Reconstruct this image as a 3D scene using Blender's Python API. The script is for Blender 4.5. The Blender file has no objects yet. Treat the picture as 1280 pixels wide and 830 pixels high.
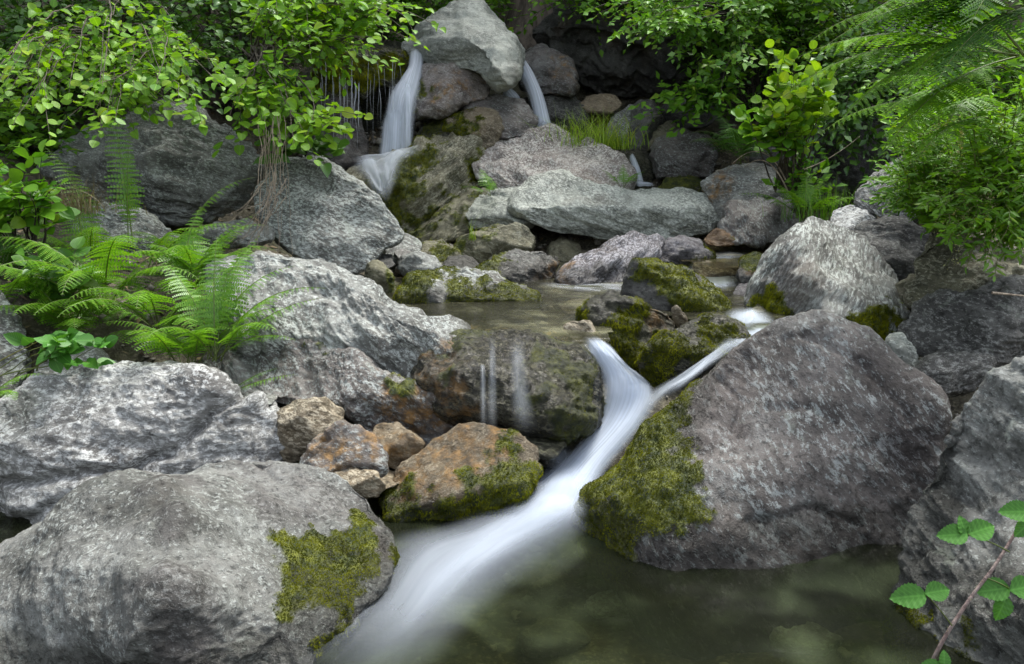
import bpy, math, random
import numpy as np
from mathutils import Vector

# ------------------------------------------------------------------ camera
sc = bpy.context.scene
PITCH = math.radians(12.0)
CAMZ = 1.30
cam_d = bpy.data.cameras.new("camera"); cam = bpy.data.objects.new("camera", cam_d)
sc.collection.objects.link(cam); sc.camera = cam
cam.location = (0, 0, CAMZ); cam.rotation_euler = (math.radians(90) - PITCH, 0, 0)
cam_d.lens = 28; cam_d.sensor_width = 36; cam_d.clip_start = 0.05; cam_d.clip_end = 300
# ------------------------------------------------------------------ world, sun, exposure
SUN_EL, SUN_AZ = math.radians(62), math.radians(35)     # azimuth measured from +Y towards +X
world = bpy.data.worlds.new("World"); sc.world = world; world.use_nodes = True
wn = world.node_tree; bg = wn.nodes["Background"]
sky = wn.nodes.new("ShaderNodeTexSky"); sky.sky_type = 'NISHITA'; sky.sun_disc = False
sky.sun_elevation = SUN_EL; sky.sun_rotation = SUN_AZ
sky.air_density = 1.0; sky.dust_density = 3.0; sky.ozone_density = 0.6
hs = wn.nodes.new("ShaderNodeHueSaturation"); hs.inputs["Saturation"].default_value = .35   # thin cloud: a paler, greyer sky
wn.links.new(sky.outputs[0], hs.inputs["Color"]); wn.links.new(hs.outputs[0], bg.inputs[0]); bg.inputs[1].default_value = 0.15
sd = bpy.data.lights.new("sun", 'SUN'); sd.energy = 2.0; sd.angle = math.radians(20); sd.color = (1, .96, .88)
sun = bpy.data.objects.new("sun", sd); sc.collection.objects.link(sun)
_dir = Vector((math.sin(SUN_AZ) * math.cos(SUN_EL), math.cos(SUN_AZ) * math.cos(SUN_EL), math.sin(SUN_EL)))
sun.rotation_euler = (-_dir).to_track_quat('-Z', 'Y').to_euler()
sun.location = (0, 0, 12)
sc.view_settings.view_transform = 'Standard'; sc.view_settings.look = 'None'
sc.view_settings.exposure = 1.4; sc.view_settings.gamma = 1.0; sc.view_settings.use_curve_mapping = False
sc.render.engine = 'CYCLES'
sc.cycles.use_denoising = True
sc.cycles.max_bounces = 6; sc.cycles.diffuse_bounces = 3; sc.cycles.glossy_bounces = 2
sc.cycles.transmission_bounces = 3; sc.cycles.transparent_max_bounces = 10
sc.cycles.caustics_reflective = False; sc.cycles.caustics_refractive = False

# ------------------------------------------------------------------ photo pixel -> place in the scene
FPX = 28 / 36 * 1280
cP, sP = math.cos(PITCH), math.sin(PITCH)
def ray(px, py):
    a = (np.asarray(px, float) - 640) / FPX; b = -(np.asarray(py, float) - 415) / FPX
    return np.stack([a, cP + b * sP, -sP + b * cP], -1)
def at(px, py, D):
    r = ray(px, py); o = r * (np.asarray(D, float) / r[..., 1])[..., None]
    o[..., 2] += CAMZ
    return o
def atz(px, py, z):
    r = ray(px, py); k = (z - CAMZ) / r[..., 2]; o = r * np.asarray(k)[..., None]; o[..., 2] += CAMZ
    return o

# ------------------------------------------------------------------ noise
_rng = np.random.RandomState(7)
_perm = _rng.permutation(256); _perm = np.concatenate([_perm, _perm, _perm])
_g = _rng.normal(size=(256, 3)); _g /= np.linalg.norm(_g, axis=1)[:, None]
def perlin(p):
    p = np.asarray(p, float); i = np.floor(p).astype(int); f = p - i; i &= 255
    u = f * f * f * (f * (f * 6 - 15) + 10)
    res = 0
    for dx in (0, 1):
        wx = u[:, 0] if dx else 1 - u[:, 0]
        for dy in (0, 1):
            wy = u[:, 1] if dy else 1 - u[:, 1]
            for dz in (0, 1):
                wz = u[:, 2] if dz else 1 - u[:, 2]
                h = _perm[_perm[_perm[(i[:, 0] + dx) & 255] + ((i[:, 1] + dy) & 255)] + ((i[:, 2] + dz) & 255)]
                g = _g[h]
                res = res + wx * wy * wz * (g[:, 0] * (f[:, 0] - dx) + g[:, 1] * (f[:, 1] - dy) + g[:, 2] * (f[:, 2] - dz))
    return res * 1.5
def fbm(p, octv=4, gain=.5, ridged=False):
    a = 1.; r = 0; p = np.asarray(p, float)
    for k in range(octv):
        n = perlin(p + k * 17.3)
        if ridged: n = .5 - np.abs(n) * 1.6
        r = r + a * n; a *= gain; p = p * 2.03
    return r
def sstep(a, b, x):
    t = np.clip((x - a) / (b - a), 0, 1); return t * t * (3 - 2 * t)

# ------------------------------------------------------------------ mesh helpers
def link(o, parent=None):
    sc.collection.objects.link(o)
    if parent is not None: o.parent = parent
    return o
def tag(o, label, cat=None, group=None, kind=None):
    if label: o["label"] = label
    if cat: o["category"] = cat
    if group: o["group"] = group
    if kind: o["kind"] = kind
    return o
def make_mesh(name, V, F, mat, parent=None, attrs=None, smooth=True, origin=None):
    """V (n,3); F: list of int arrays (m,3)/(m,4)."""
    V = np.asarray(V, np.float32)
    if origin is None: origin = np.zeros(3)
    me = bpy.data.meshes.new(name)
    F = [np.asarray(f, np.int32) for f in F if len(f)]
    me.vertices.add(len(V)); me.vertices.foreach_set("co", (V - np.asarray(origin, np.float32)).ravel().astype(np.float32))
    tot = np.concatenate([np.full(len(f), f.shape[1], np.int32) for f in F])
    me.loops.add(int(tot.sum())); me.loops.foreach_set("vertex_index", np.concatenate([f.ravel() for f in F]))
    st = np.concatenate([[0], np.cumsum(tot)[:-1]]).astype(np.int32)
    me.polygons.add(len(tot)); me.polygons.foreach_set("loop_start", st)
    if smooth: me.polygons.foreach_set("use_smooth", np.ones(len(tot), bool))
    me.update(calc_edges=True)
    for k, v in (attrs or {}).items():
        v = np.asarray(v, np.float32)
        if v.shape[1] == 4:
            a = me.attributes.new(k, 'FLOAT_COLOR', 'POINT'); a.data.foreach_set("color", v.ravel())
        else:
            a = me.attributes.new(k, 'FLOAT_VECTOR', 'POINT'); a.data.foreach_set("vector", v.ravel())
    me.validate()
    me.materials.append(mat)
    o = bpy.data.objects.new(name, me); o.location = origin if parent is None else (0, 0, 0)
    link(o, parent)
    return o
def empty(name, loc=(0, 0, 0)):
    o = bpy.data.objects.new(name, None); o.empty_display_size = .1; o.location = loc
    return link(o)
def poly_sd(px, py, poly):
    """signed distance in px, positive inside"""
    P = np.asarray(poly, float); n = len(P); d = np.full(len(px), 1e9); ins = np.zeros(len(px), bool)
    for i in range(n):
        a, b = P[i], P[(i + 1) % n]; e = b - a
        t = np.clip(((px - a[0]) * e[0] + (py - a[1]) * e[1]) / max(e @ e, 1e-9), 0, 1)
        d = np.minimum(d, np.hypot(px - a[0] - t * e[0], py - a[1] - t * e[1]))
        c = ((a[1] > py) != (b[1] > py)) & (px < (b[0] - a[0]) * (py - a[1]) / (b[1] - a[1] + 1e-12) + a[0])
        ins ^= c
    return np.where(ins, d, -d)
def line_d(px, py, pl):
    P = np.asarray(pl, float); d = np.full(len(px), 1e9)
    for a, b in zip(P[:-1], P[1:]):
        e = b - a; t = np.clip(((px - a[0]) * e[0] + (py - a[1]) * e[1]) / (e @ e), 0, 1)
        d = np.minimum(d, np.hypot(px - a[0] - t * e[0], py - a[1] - t * e[1]))
    return d
_cs = {}
def cube_sphere(n):
    if n in _cs: return _cs[n]
    t = np.tan(np.linspace(-1, 1, n + 1) * math.pi / 4); A, B = np.meshgrid(t, t, indexing='ij'); O = np.ones_like(A)
    faces = [(A, B, O), (B, A, -O), (O, A, B), (-O, B, A), (B, O, A), (A, -O, B)]
    V = []; Q = []; off = 0; idx = np.arange((n + 1) ** 2).reshape(n + 1, n + 1)
    for f in faces:
        V.append(np.stack([c.ravel() for c in f], 1))
        Q.append(np.stack([idx[:-1, :-1], idx[1:, :-1], idx[1:, 1:], idx[:-1, 1:]], -1).reshape(-1, 4) + off); off += (n + 1) ** 2
    V = np.concatenate(V); Q = np.concatenate(Q)
    key = np.round(V * 1e6).astype(np.int64)
    _, first, inv = np.unique(key, axis=0, return_index=True, return_inverse=True)
    V = V[first]; Q = inv.ravel()[Q]; V /= np.linalg.norm(V, axis=1)[:, None]
    _cs[n] = (V, Q); return _cs[n]
def vnormals(V, Q):
    n = np.cross(V[Q[:, 2]] - V[Q[:, 0]], V[Q[:, 3 if Q.shape[1] > 3 else 1]] - V[Q[:, 1 if Q.shape[1] > 3 else 0]])
    if Q.shape[1] == 3: n = np.cross(V[Q[:, 1]] - V[Q[:, 0]], V[Q[:, 2]] - V[Q[:, 0]])
    N = np.zeros_like(V)
    for k in range(Q.shape[1]):
        for c in range(3): N[:, c] += np.bincount(Q[:, k], n[:, c], len(V))
    return N / np.maximum(np.linalg.norm(N, axis=1), 1e-12)[:, None]

# ------------------------------------------------------------------ node helper
class NT:
    def __init__(s, name):
        s.m = bpy.data.materials.new(name); s.m.use_nodes = True; s.t = s.m.node_tree; s.t.nodes.clear()
        s.out = s.t.nodes.new("ShaderNodeOutputMaterial")
    def n(s, typ, **kw):
        nd = s.t.nodes.new("ShaderNode" + typ)
        for k, v in kw.items(): setattr(nd, k, v)
        return nd
    def put(s, sock, v):
        if v is None: return
        if hasattr(v, 'is_linked') or isinstance(v, bpy.types.NodeSocket): s.t.links.new(v, sock)
        elif isinstance(v, (tuple, list)) and len(v) == 3 and sock.type == 'RGBA': sock.default_value = (*v, 1)
        else: sock.default_value = v
    def noise(s, vec, scale, detail=3, rough=.5, dist=0):
        nd = s.n("TexNoise"); s.put(nd.inputs["Vector"], vec); nd.inputs["Scale"].default_value = scale
        nd.inputs["Detail"].default_value = detail; nd.inputs["Roughness"].default_value = rough; nd.inputs["Distortion"].default_value = dist
        return nd.outputs[0]
    def ramp(s, f, a, b, va=0., vb=1., smooth=True):
        nd = s.n("MapRange"); nd.interpolation_type = 'SMOOTHSTEP' if smooth else 'LINEAR'
        s.put(nd.inputs[0], f); nd.inputs[1].default_value = a; nd.inputs[2].default_value = b
        nd.inputs[3].default_value = va; nd.inputs[4].default_value = vb; return nd.outputs[0]
    def math(s, op, a, b=None, c=None):
        nd = s.n("Math", operation=op); s.put(nd.inputs[0], a); s.put(nd.inputs[1], b)
        if c is not None: s.put(nd.inputs[2], c)
        return nd.outputs[0]
    def mix(s, f, a, b, mode='MIX'):
        nd = s.n("Mix", data_type='RGBA', blend_type=mode); s.put(nd.inputs[0], f); s.put(nd.inputs[6], a); s.put(nd.inputs[7], b); return nd.outputs[2]
    def attr(s, name):
        nd = s.n("Attribute", attribute_name=name); return nd
    def sep(s, v):
        nd = s.n("SeparateXYZ"); s.put(nd.inputs[0], v); return nd.outputs
    def bump(s, h, strength, dist, normal=None):
        nd = s.n("Bump"); nd.inputs["Strength"].default_value = strength; nd.inputs["Distance"].default_value = dist
        s.put(nd.inputs["Height"], h); s.put(nd.inputs["Normal"], normal) if normal is not None else None
        return nd.outputs[0]
    def done(s, shader): s.t.links.new(shader, s.out.inputs[0]); return s.m

STY = {  # dark, light, fleck, fleck amount, lichen amount
 'grey':   ((.075, .078, .070), (.235, .24, .225), (.56, .61, .58), .6, .4),
 'brown':  ((.058, .052, .048), (.178, .162, .150), (.50, .56, .55), .4, .25),
 'white':  ((.11, .105, .098), (.27, .275, .265), (.64, .66, .65), .72, .1),
 'pale':   ((.20, .215, .19), (.42, .45, .40), (.70, .74, .67), .7, .3),
 'pink':   ((.13, .11, .10), (.31, .275, .25), (.60, .60, .56), .5, .35),
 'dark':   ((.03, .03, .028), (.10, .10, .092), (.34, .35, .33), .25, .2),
 'purple': ((.045, .04, .045), (.15, .145, .16), (.42, .42, .46), .45, .05),
 'wet':    ((.012, .015, .008), (.060, .062, .038), (.42, .42, .28), .5, .0),
 'orange': ((.09, .05, .025), (.30, .17, .07), (.55, .45, .28), .35, .0),
 'ochre':  ((.08, .065, .04), (.24, .19, .12), (.5, .45, .34), .45, .05),
 'olive':  ((.06, .06, .035), (.19, .18, .11), (.42, .42, .32), .35, .1),
}
def rock_mat(name, sty, sn, scale=1., wet=0., famt=None, lich=None, fscale=1., stretch=5.):
    A, B, C, fa, la = STY[sty]
    if famt is not None: fa = famt
    if lich is not None: la = lich
    t = NT(name); co = t.n("TexCoord").outputs["Object"]
    oi = t.n("ObjectInfo").outputs["Random"]
    off = t.n("VectorMath", operation='MULTIPLY_ADD'); t.put(off.inputs[0], oi); off.inputs[1].default_value = (40, 31, 23); t.put(off.inputs[2], co)
    P = off.outputs[0]
    # foliation basis
    sn = Vector(sn).normalized(); t1 = sn.orthogonal().normalized(); t2 = sn.cross(t1)
    comb = t.n("CombineXYZ")
    for k, (ax, sc_) in enumerate(((sn, 1.), (t1, 1 / stretch), (t2, 1 / stretch * 1.3))):
        d = t.n("VectorMath", operation='DOT_PRODUCT'); t.put(d.inputs[0], P); d.inputs[1].default_value = tuple(ax * sc_)
        t.put(comb.inputs[k], d.outputs["Value"])
    S = comb.outputs[0]
    mid = t.n("Mix", data_type='VECTOR'); mid.inputs[0].default_value = .5; t.put(mid.inputs[4], S); t.put(mid.inputs[5], P); S2 = mid.outputs[1]
    at_ = t.attr("mask"); sc3 = t.n("SeparateColor"); t.put(sc3.inputs[0], at_.outputs["Color"])
    moss, stain, wetm = sc3.outputs[0], sc3.outputs[1], sc3.outputs[2]
    n1 = t.noise(P, 2.6 * scale, 6, .62, .4)
    col = t.mix(t.ramp(n1, .32, .68), A, B)
    ns = t.noise(S, 34 * scale * fscale, 6, .7, .15)
    n3 = t.noise(P, 4.5 * scale, 5, .7)
    col = t.mix(t.ramp(ns, .5, .72, 0, .65), col, tuple(c * .45 for c in A))
    nf = t.noise(S, 80 * scale * fscale, 5, .8, .1)
    fthr = t.math('MULTIPLY_ADD', n3, -.26, .735 - .12 * fa)
    fle = t.math('MULTIPLY', t.ramp(t.math('SUBTRACT', nf, fthr), -.03, .05), min(1., fa * 1.15))
    col = t.mix(fle, col, C)
    ng = t.noise(P, 170 * scale, 3, .75)
    col = t.mix(t.ramp(ng, .52, .75, 0, .55), col, tuple(c * .35 for c in A))
    nl = t.noise(P, 9 * scale, 5, .68, .3)
    col = t.mix(t.ramp(nl, .60 , .68, 0, la), col, (.33, .37, .31))
    nw = t.noise(P, 2.1 * scale, 7, .72, .3)
    col = t.mix(t.math('MULTIPLY', t.ramp(nw, .50, .62, 0, .42), t.ramp(ng, .35, .6, .35, 1.)), col, tuple(.45 * x + .5 * y for x, y in zip(C, B)))
    nb = t.noise(P, 1.7 * scale, 4, .6)
    npit = t.noise(S2, 55 * scale, 5, .75)
    col = t.mix(t.ramp(npit, .56, .66, 0, .6), col, tuple(c * .4 for c in A))
    col = t.mix(t.ramp(nb, .56, .74, 0, .35), col, (.14, .10, .065))
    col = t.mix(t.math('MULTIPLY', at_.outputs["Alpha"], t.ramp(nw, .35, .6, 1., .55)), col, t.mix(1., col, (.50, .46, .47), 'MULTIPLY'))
    # stain
    so = t.mix(t.ramp(t.noise(P, 14, 4, .7), .35, .65), (.055, .032, .012), (.34, .19, .055))
    col = t.mix(t.math('MULTIPLY', stain, t.ramp(t.noise(P, 16, 5, .75), .40, .60, .05, .85)), col, so)
    # moss
    mm = t.mix(t.ramp(t.noise(P, 18, 5, .7), .36, .66), (.020, .036, .006), (.17, .19, .012))
    mm = t.mix(t.ramp(t.noise(P, 170, 2, .7), .4, .65, 0, .7), mm, (.02, .028, .004))
    col = t.mix(moss, col, mm)
    w = t.math('MAXIMUM', wetm, wet)
    col = t.mix(w, col, t.mix(1., col, (.42, .42, .40), 'MULTIPLY'))
    nsx = t.math('ADD', t.math('MULTIPLY', ns, .6), t.math('MULTIPLY', nf, .45))
    h = t.math('SUBTRACT', t.math('ADD', nsx, t.math('MULTIPLY', ng, .22)), t.math('MULTIPLY', t.ramp(npit, .54, .66), .22))
    b = t.bump(h, .85, .032 / scale)
    p = t.n("BsdfPrincipled"); t.put(p.inputs["Base Color"], col)
    wr = t.math('MULTIPLY', w, t.math('SUBTRACT', 1., moss))
    t.put(p.inputs["Roughness"], t.math('MULTIPLY_ADD', wr, -.36, .60))
    p.inputs["Specular IOR Level"].default_value = .45
    t.put(p.inputs["Normal"], b)
    return t.done(p.outputs[0])

ROCKS = []          # (x,y,zbottom,halfwidth) for the ground
MOSSM = None
def moss_mat():
    t = NT("moss"); P = t.n("TexCoord").outputs["Object"]
    g = t.n("NewGeometry").outputs["Random Per Island"]
    c = t.mix(t.ramp(t.noise(P, 11, 4, .65), .36, .64), (.022, .044, .006), (.23, .26, .014))
    c = t.mix(t.math('MULTIPLY', g, .7), c, t.mix(.5, c, (.20, .16, .015)))
    d = t.n("BsdfDiffuse"); t.put(d.inputs[0], c); tr = t.n("BsdfTranslucent"); t.put(tr.inputs[0], c)
    mx = t.n("MixShader"); mx.inputs[0].default_value = .3; t.put(mx.inputs[1], d.outputs[0]); t.put(mx.inputs[2], tr.outputs[0])
    return t.done(mx.outputs[0])
MOSSM = moss_mat()

def tufts(V, Q, N, wgt, count, length, rs, parent, origin, hang=0.):
    """many tiny moss blades on the masked part of a rock"""
    fw = wgt[Q].mean(1); a = np.linalg.norm(np.cross(V[Q[:, 2]] - V[Q[:, 0]], V[Q[:, 3]] - V[Q[:, 1]]), axis=1)
    front = (N[Q].mean(1) @ np.array([0, -1., .35])) > -.35
    pr = np.clip(fw - .12, 0, 1) * a * front
    if pr.sum() < 1e-9: return
    pr /= pr.sum(); f = rs.choice(len(Q), count, p=pr)
    u, v = rs.rand(count, 1), rs.rand(count, 1)
    c = V[Q[f]]; p = (c[:, 0] * (1 - u) + c[:, 1] * u) * (1 - v) + (c[:, 3] * (1 - u) + c[:, 2] * u) * v
    n = N[Q[f, 0]]
    nb = 4; p = np.repeat(p, nb, 0); n = np.repeat(n, nb, 0); M = len(p)
    d = n + rs.normal(size=(M, 3)) * .55 + np.array([0, 0, .15 - hang]); d /= np.linalg.norm(d, axis=1)[:, None]
    L = length * (.5 + rs.rand(M, 1)) * (1 + hang)
    s = np.cross(d, rs.normal(size=(M, 3))); s /= np.linalg.norm(s, axis=1)[:, None]; s *= length * .17
    p0 = p - n * length * .2
    VV = np.stack([p0 - s, p0 + s, p0 + d * L * .6 + s * .8 , p0 + d * L - np.array([0, 0, 1]) * L * (.15 + hang * .3), p0 + d * L * .6 - s * .8], 1).reshape(-1, 3)
    k = np.arange(M)[:, None] * 5
    o = make_mesh("moss", VV, [k + np.array([0, 1, 2, 4]), k + np.array([4, 2, 3])], MOSSM, parent, smooth=False)
    o.matrix_parent_inverse.identity(); o.data.transform(__import__('mathutils').Matrix.Translation(-Vector(origin)))
    o["kind"] = "stuff"

def rock(label, poly, D, T, sty='grey', tilt=.15, tx=0., seed=1, e=.8, sn=(.3, .2, 1), rough=1.1, facets=6, cracks=(), ridges=(), moss=(),
         mossn=0., stain=(), tone=(), wetp=(), wet=0., mw=10, lowwet=None, name="boulder", cat="boulder", group=None, fscale=1., scale=1., famt=None, lich=None,
         strata=1., tuft=None, hang=0., back=None, maxn=170, ground=True, lump=1., stretch=2.6):
    rs = np.random.RandomState(seed * 13 + 5)
    P = np.asarray(poly, float)
    x, y = P[:, 0], P[:, 1]; x1, y1 = np.roll(x, -1), np.roll(y, -1); cr = x * y1 - x1 * y; A = cr.sum() / 2
    cx = ((x + x1) * cr).sum() / (6 * A); cy = ((y + y1) * cr).sum() / (6 * A)
    w_, h_ = np.ptp(x), np.ptp(y); size = max(w_, h_)
    n = int(np.clip(size / 3.1, 22, maxn))
    S, Q = cube_sphere(n)
    Q = Q[:, ::-1]
    # radius function
    th = np.linspace(-math.pi, math.pi, 721)[:-1]; R = np.zeros(720)
    dx, dy = np.cos(th), np.sin(th)
    for a, b in zip(P, np.roll(P, -1, 0)):
        e_ = b - a; den = dx * e_[1] - dy * e_[0]; den = np.where(np.abs(den) < 1e-9, 1e-9, den)
        t_ = ((a[0] - cx) * e_[1] - (a[1] - cy) * e_[0]) / den; s_ = ((a[0] - cx) * dy - (a[1] - cy) * dx) / den
        ok = (s_ >= -1e-6) & (s_ <= 1 + 1e-6) & (t_ > 0); R = np.where(ok, np.maximum(R, t_), R)
    def csm(R, k):
        w = np.exp(-.5 * (np.arange(-3 * k, 3 * k + 1) / k) ** 2); w /= w.sum()
        return np.convolve(np.concatenate([R[-3 * k:], R, R[:3 * k]]), w, 'valid')
    Rf, Rs = csm(R, 5), csm(R, 40)
    rho = np.clip(np.hypot(S[:, 0], S[:, 1]), 0, 1); ang = np.arctan2(-S[:, 1], S[:, 0])   # image y runs down
    ti = np.append(th, math.pi)
    rf = np.interp(ang, ti, np.append(Rf, Rf[0])); rsn = np.interp(ang, ti, np.append(Rs, Rs[0]))
    rp = rho ** e
    k = sstep(.25, .95, rp); rr = (rsn * (1 - k) + rf * k) * rp
    adj = np.ones(720)
    zz_ = np.sign(S[:, 2]) * np.abs(S[:, 2]) ** e
    Fd = ray(cx, cy); Fd = Fd / np.linalg.norm(Fd)
    for it in range(3):      # keep the bulging solid's outline where the traced outline is
        ra = rr * np.interp(ang, ti, np.append(adj, adj[0]))
        qx, qy = cx + ra * np.cos(ang), cy + ra * np.sin(ang)
        B_ = at(qx, qy, D + tilt * np.clip((cy - qy) / (h_ / 2), -1.3, 1.3) + tx * (qx - cx) / (w_ / 2)) - (zz_ * T * .95)[:, None] * Fd
        dv = B_ - np.array([0, 0, CAMZ]); fz = dv[:, 1] * cP - dv[:, 2] * sP; uz = dv[:, 1] * sP + dv[:, 2] * cP
        sx, sy = 640 + FPX * dv[:, 0] / fz, 415 - FPX * uz / fz
        sa = np.arctan2(sy - cy, sx - cx); sr = np.hypot(sx - cx, sy - cy); bn = ((sa + math.pi) / (2 * math.pi) * 72).astype(int) % 72
        mx = np.zeros(72); np.maximum.at(mx, bn, sr); want = Rf.reshape(72, 10).mean(1)
        ratio = np.where(mx > 0, want / np.maximum(mx, 1e-6), 1); ratio = np.clip(ratio, .6, 1.5)
        w5 = np.array([.1, .2, .4, .2, .1]); ratio = np.convolve(np.concatenate([ratio[-2:], ratio, ratio[:2]]), w5, 'valid')
        adj = adj * np.interp(np.arange(720), np.arange(-1, 73) * 10 + 4.5, np.concatenate([ratio[-1:], ratio, ratio[:1]]))
    rr = rr * np.interp(ang, ti, np.append(adj, adj[0]))
    px, py = cx + rr * np.cos(ang), cy + rr * np.sin(ang)
    z = S[:, 2]; w = np.sign(z) * np.abs(z) ** e
    u, v = (px - cx) / (w_ / 2), (cy - py) / (h_ / 2)
    # random facet planes on the front, soft minimum
    for i in range(facets):
        a = rs.uniform(0, 2 * math.pi); sl = rs.uniform(.35, .95)
        pl = rs.uniform(.62, 1.0) - sl * (math.cos(a) * u + math.sin(a) * v)
        d = (w - pl); kk = .035
        w = np.where(w > -.2, w - kk * np.logaddexp(0, np.clip(d / kk, -50, 50)), w)
    Tb = T if back is None else back
    Dp = D + tilt * np.clip(v, -1.3, 1.3) + tx * u
    base = at(px, py, Dp)
    Fd = ray(cx, cy); Fd = Fd / np.linalg.norm(Fd)
    off = np.where(w > 0, -w * T, -w * Tb)
    m_per_px = D / FPX
    for pl, hgt, wd in ridges:
        dd = line_d(px, py, pl); off -= np.where(w > 0, hgt * np.clip(1 - dd / wd, 0, 1) * sstep(0, .5, w), 0)
    V = base + off[:, None] * Fd
    N = vnormals(V, Q)
    c0 = V.mean(0)
    if ((V - c0) * N).sum(1).mean() < 0: Q = Q[:, ::-1]; N = -N
    sz = math.sqrt(w_ * h_) * m_per_px
    so = rs.uniform(-50, 50, 3)
    q = V + so
    snv = np.array(sn, float); snv /= np.linalg.norm(snv)
    qs = q - snv * (q @ snv)[:, None]; qs = q * 0 + qs / 5.0 + snv * (q @ snv)[:, None]
    f0 = 1.6 / max(sz, .12)
    d = fbm(q * f0, 3) * .075 * sz * lump
    d += fbm(q * f0 * 3.7 + 9, 4, .55) * .024 * sz * rough
    d += fbm(qs * f0 * 3.2 + 3, 4, .55, True) * .030 * sz * strata * rough
    d += fbm(qs * 20, 4, .65) * .009 * min(1, sz * 1.5) * rough + fbm(q * 42, 3, .65) * .0036 * rough * min(1, sz * 2)
    warp = fbm(q * f0 * 3 + 30, 3) * 9
    for cr_, dep, wd in cracks:
        dd = line_d(px + warp, py + warp * .8, cr_); d -= np.where(w > 0, dep * np.exp(-(dd / wd) ** 2), 0)
    # masks
    nz = fbm(q * 7, 4, .6); nz2 = fbm(q * 24, 3, .6); mk = np.zeros(len(V))
    for mp in moss: mk = np.maximum(mk, sstep(-mw * .4, mw * .6, poly_sd(px, py, mp) + nz * mw * 3.2 + nz2 * 5))
    if mossn > 0: mk = np.maximum(mk, sstep(.12, .3, fbm(q * 3.1 + 5, 4, .6) + mossn - .4 + .25 * N[:, 2]))
    stn = np.zeros(len(V))
    for mp in stain: stn = np.maximum(stn, sstep(-12, 14, poly_sd(px, py, mp) + nz * 26))
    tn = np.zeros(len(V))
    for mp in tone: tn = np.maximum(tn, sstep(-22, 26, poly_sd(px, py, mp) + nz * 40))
    wt = np.zeros(len(V))
    for mp in wetp: wt = np.maximum(wt, sstep(-8, 8, poly_sd(px, py, mp) + nz * 14))
    d += mk * (.008 + .012 * (fbm(q * 26, 3, .6) + .3)) * .6 * min(1, sz * 1.6)
    V = V + N * d[:, None]
    if lowwet is not None:
        wt = np.maximum(wt, sstep(lowwet + .07, lowwet + .02, V[:, 2] + nz * .06))
    N = vnormals(V, Q)
    zb = V[:, 2].min(); org = np.array([c0[0], c0[1], zb])
    if ground: ROCKS.append((c0[0], c0[1], zb + .12 * np.ptp(V[:, 2]), np.ptp(V[:, 0]) / 2))
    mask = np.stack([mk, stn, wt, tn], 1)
    mt = rock_mat(name + "_stone", sty, sn, scale=scale, wet=wet, famt=famt, lich=lich, fscale=fscale, stretch=stretch)
    o = make_mesh(name, V, [Q], mt, None, {"mask": mask}, True, org)
    tag(o, label, cat, group)
    if moss or mossn > 0:
        area = sum(abs(sum(a[0] * b[1] - b[0] * a[1] for a, b in zip(mp, mp[1:] + mp[:1]))) / 2 for mp in moss) + (mossn > 0) * w_ * h_ * .12
        cnt = int(min(9000, area / 3.2 * (tuft if tuft else 1.)))
        tufts(V, Q, N, mk, int(max(cnt, 60) * 1.35), .0030 + .0010 * D, rs, o, org, hang)
    return o
# ------------------------------------------------------------------ boulders and stones
rock("huge grey boulder at the water's edge with a square moss patch",
     [(-90,760),(0,682),(60,650),(120,614),(180,590),(255,573),(330,570),(400,582),(450,598),(472,625),(482,660),(493,705),(487,745),(440,800),(400,860),(300,900),(100,920),(-90,900)],
     2.12, .34, 'grey', tilt=.46, tx=.18, seed=1, e=.85, sn=(.5,-.4,.6), facets=3, rough=.72, strata=.5, fscale=1.25, scale=1.3, famt=.42,
     ridges=[([(165,585),(222,650),(205,720),(150,830),(120,900)],.24,150), ([(470,600),(440,650),(470,720)],.05,60)], cracks=[([(318,575),(345,610),(375,625)],.012,5)],
     moss=[[(335,690),(365,672),(430,668),(438,648),(455,655),(458,700),(460,735),(420,765),(385,775),(345,762),(328,728)],[(472,680),(493,690),(497,715),(482,735),(472,710)],[(380,800),(440,765),(480,750),(450,790),(400,830)]],
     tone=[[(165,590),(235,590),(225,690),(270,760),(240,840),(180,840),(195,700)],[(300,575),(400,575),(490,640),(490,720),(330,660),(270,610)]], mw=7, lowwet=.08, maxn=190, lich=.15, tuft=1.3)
rock("broad white flecked gneiss boulder with a long dark crack, below the ferns",
     [(-70,520),(0,500),(55,470),(140,454),(210,455),(255,468),(290,495),(330,505),(352,540),(352,590),(300,640),(150,700),(60,740),(-70,790)],
     2.95, .36, 'white', tilt=.28, seed=2, sn=(.12,-.35,1), facets=5, rough=1., famt=.72, fscale=1.15, stretch=3., lich=.05,
     cracks=[([(-30,612),(0,604),(90,596),(140,588),(210,570),(242,548),(262,520),(300,500)],.045,5.5),([(240,545),(290,520),(345,512)],.02,4),([(0,655),(80,630),(170,590)],.03,5)], maxn=170)
rock("long sloping grey slab, bleached on top, rust stained at its wet tip",
     [(270,335),(310,316),(352,312),(400,330),(470,362),(545,390),(590,408),(606,440),(590,480),(560,512),(500,495),(440,470),(400,450),(290,430),(255,390)],
     3.75, .34, 'grey', tilt=.36, tx=-.1, seed=3, sn=(.5,-.2,.8), facets=5, famt=.62,
     stain=[[(530,440),(560,405),(606,425),(600,480),(560,520),(535,505)]], wetp=[[(560,405),(610,400),(610,480),(575,510),(560,460)]], cracks=[([(350,330),(420,380),(520,420)],.012,6)])
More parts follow.
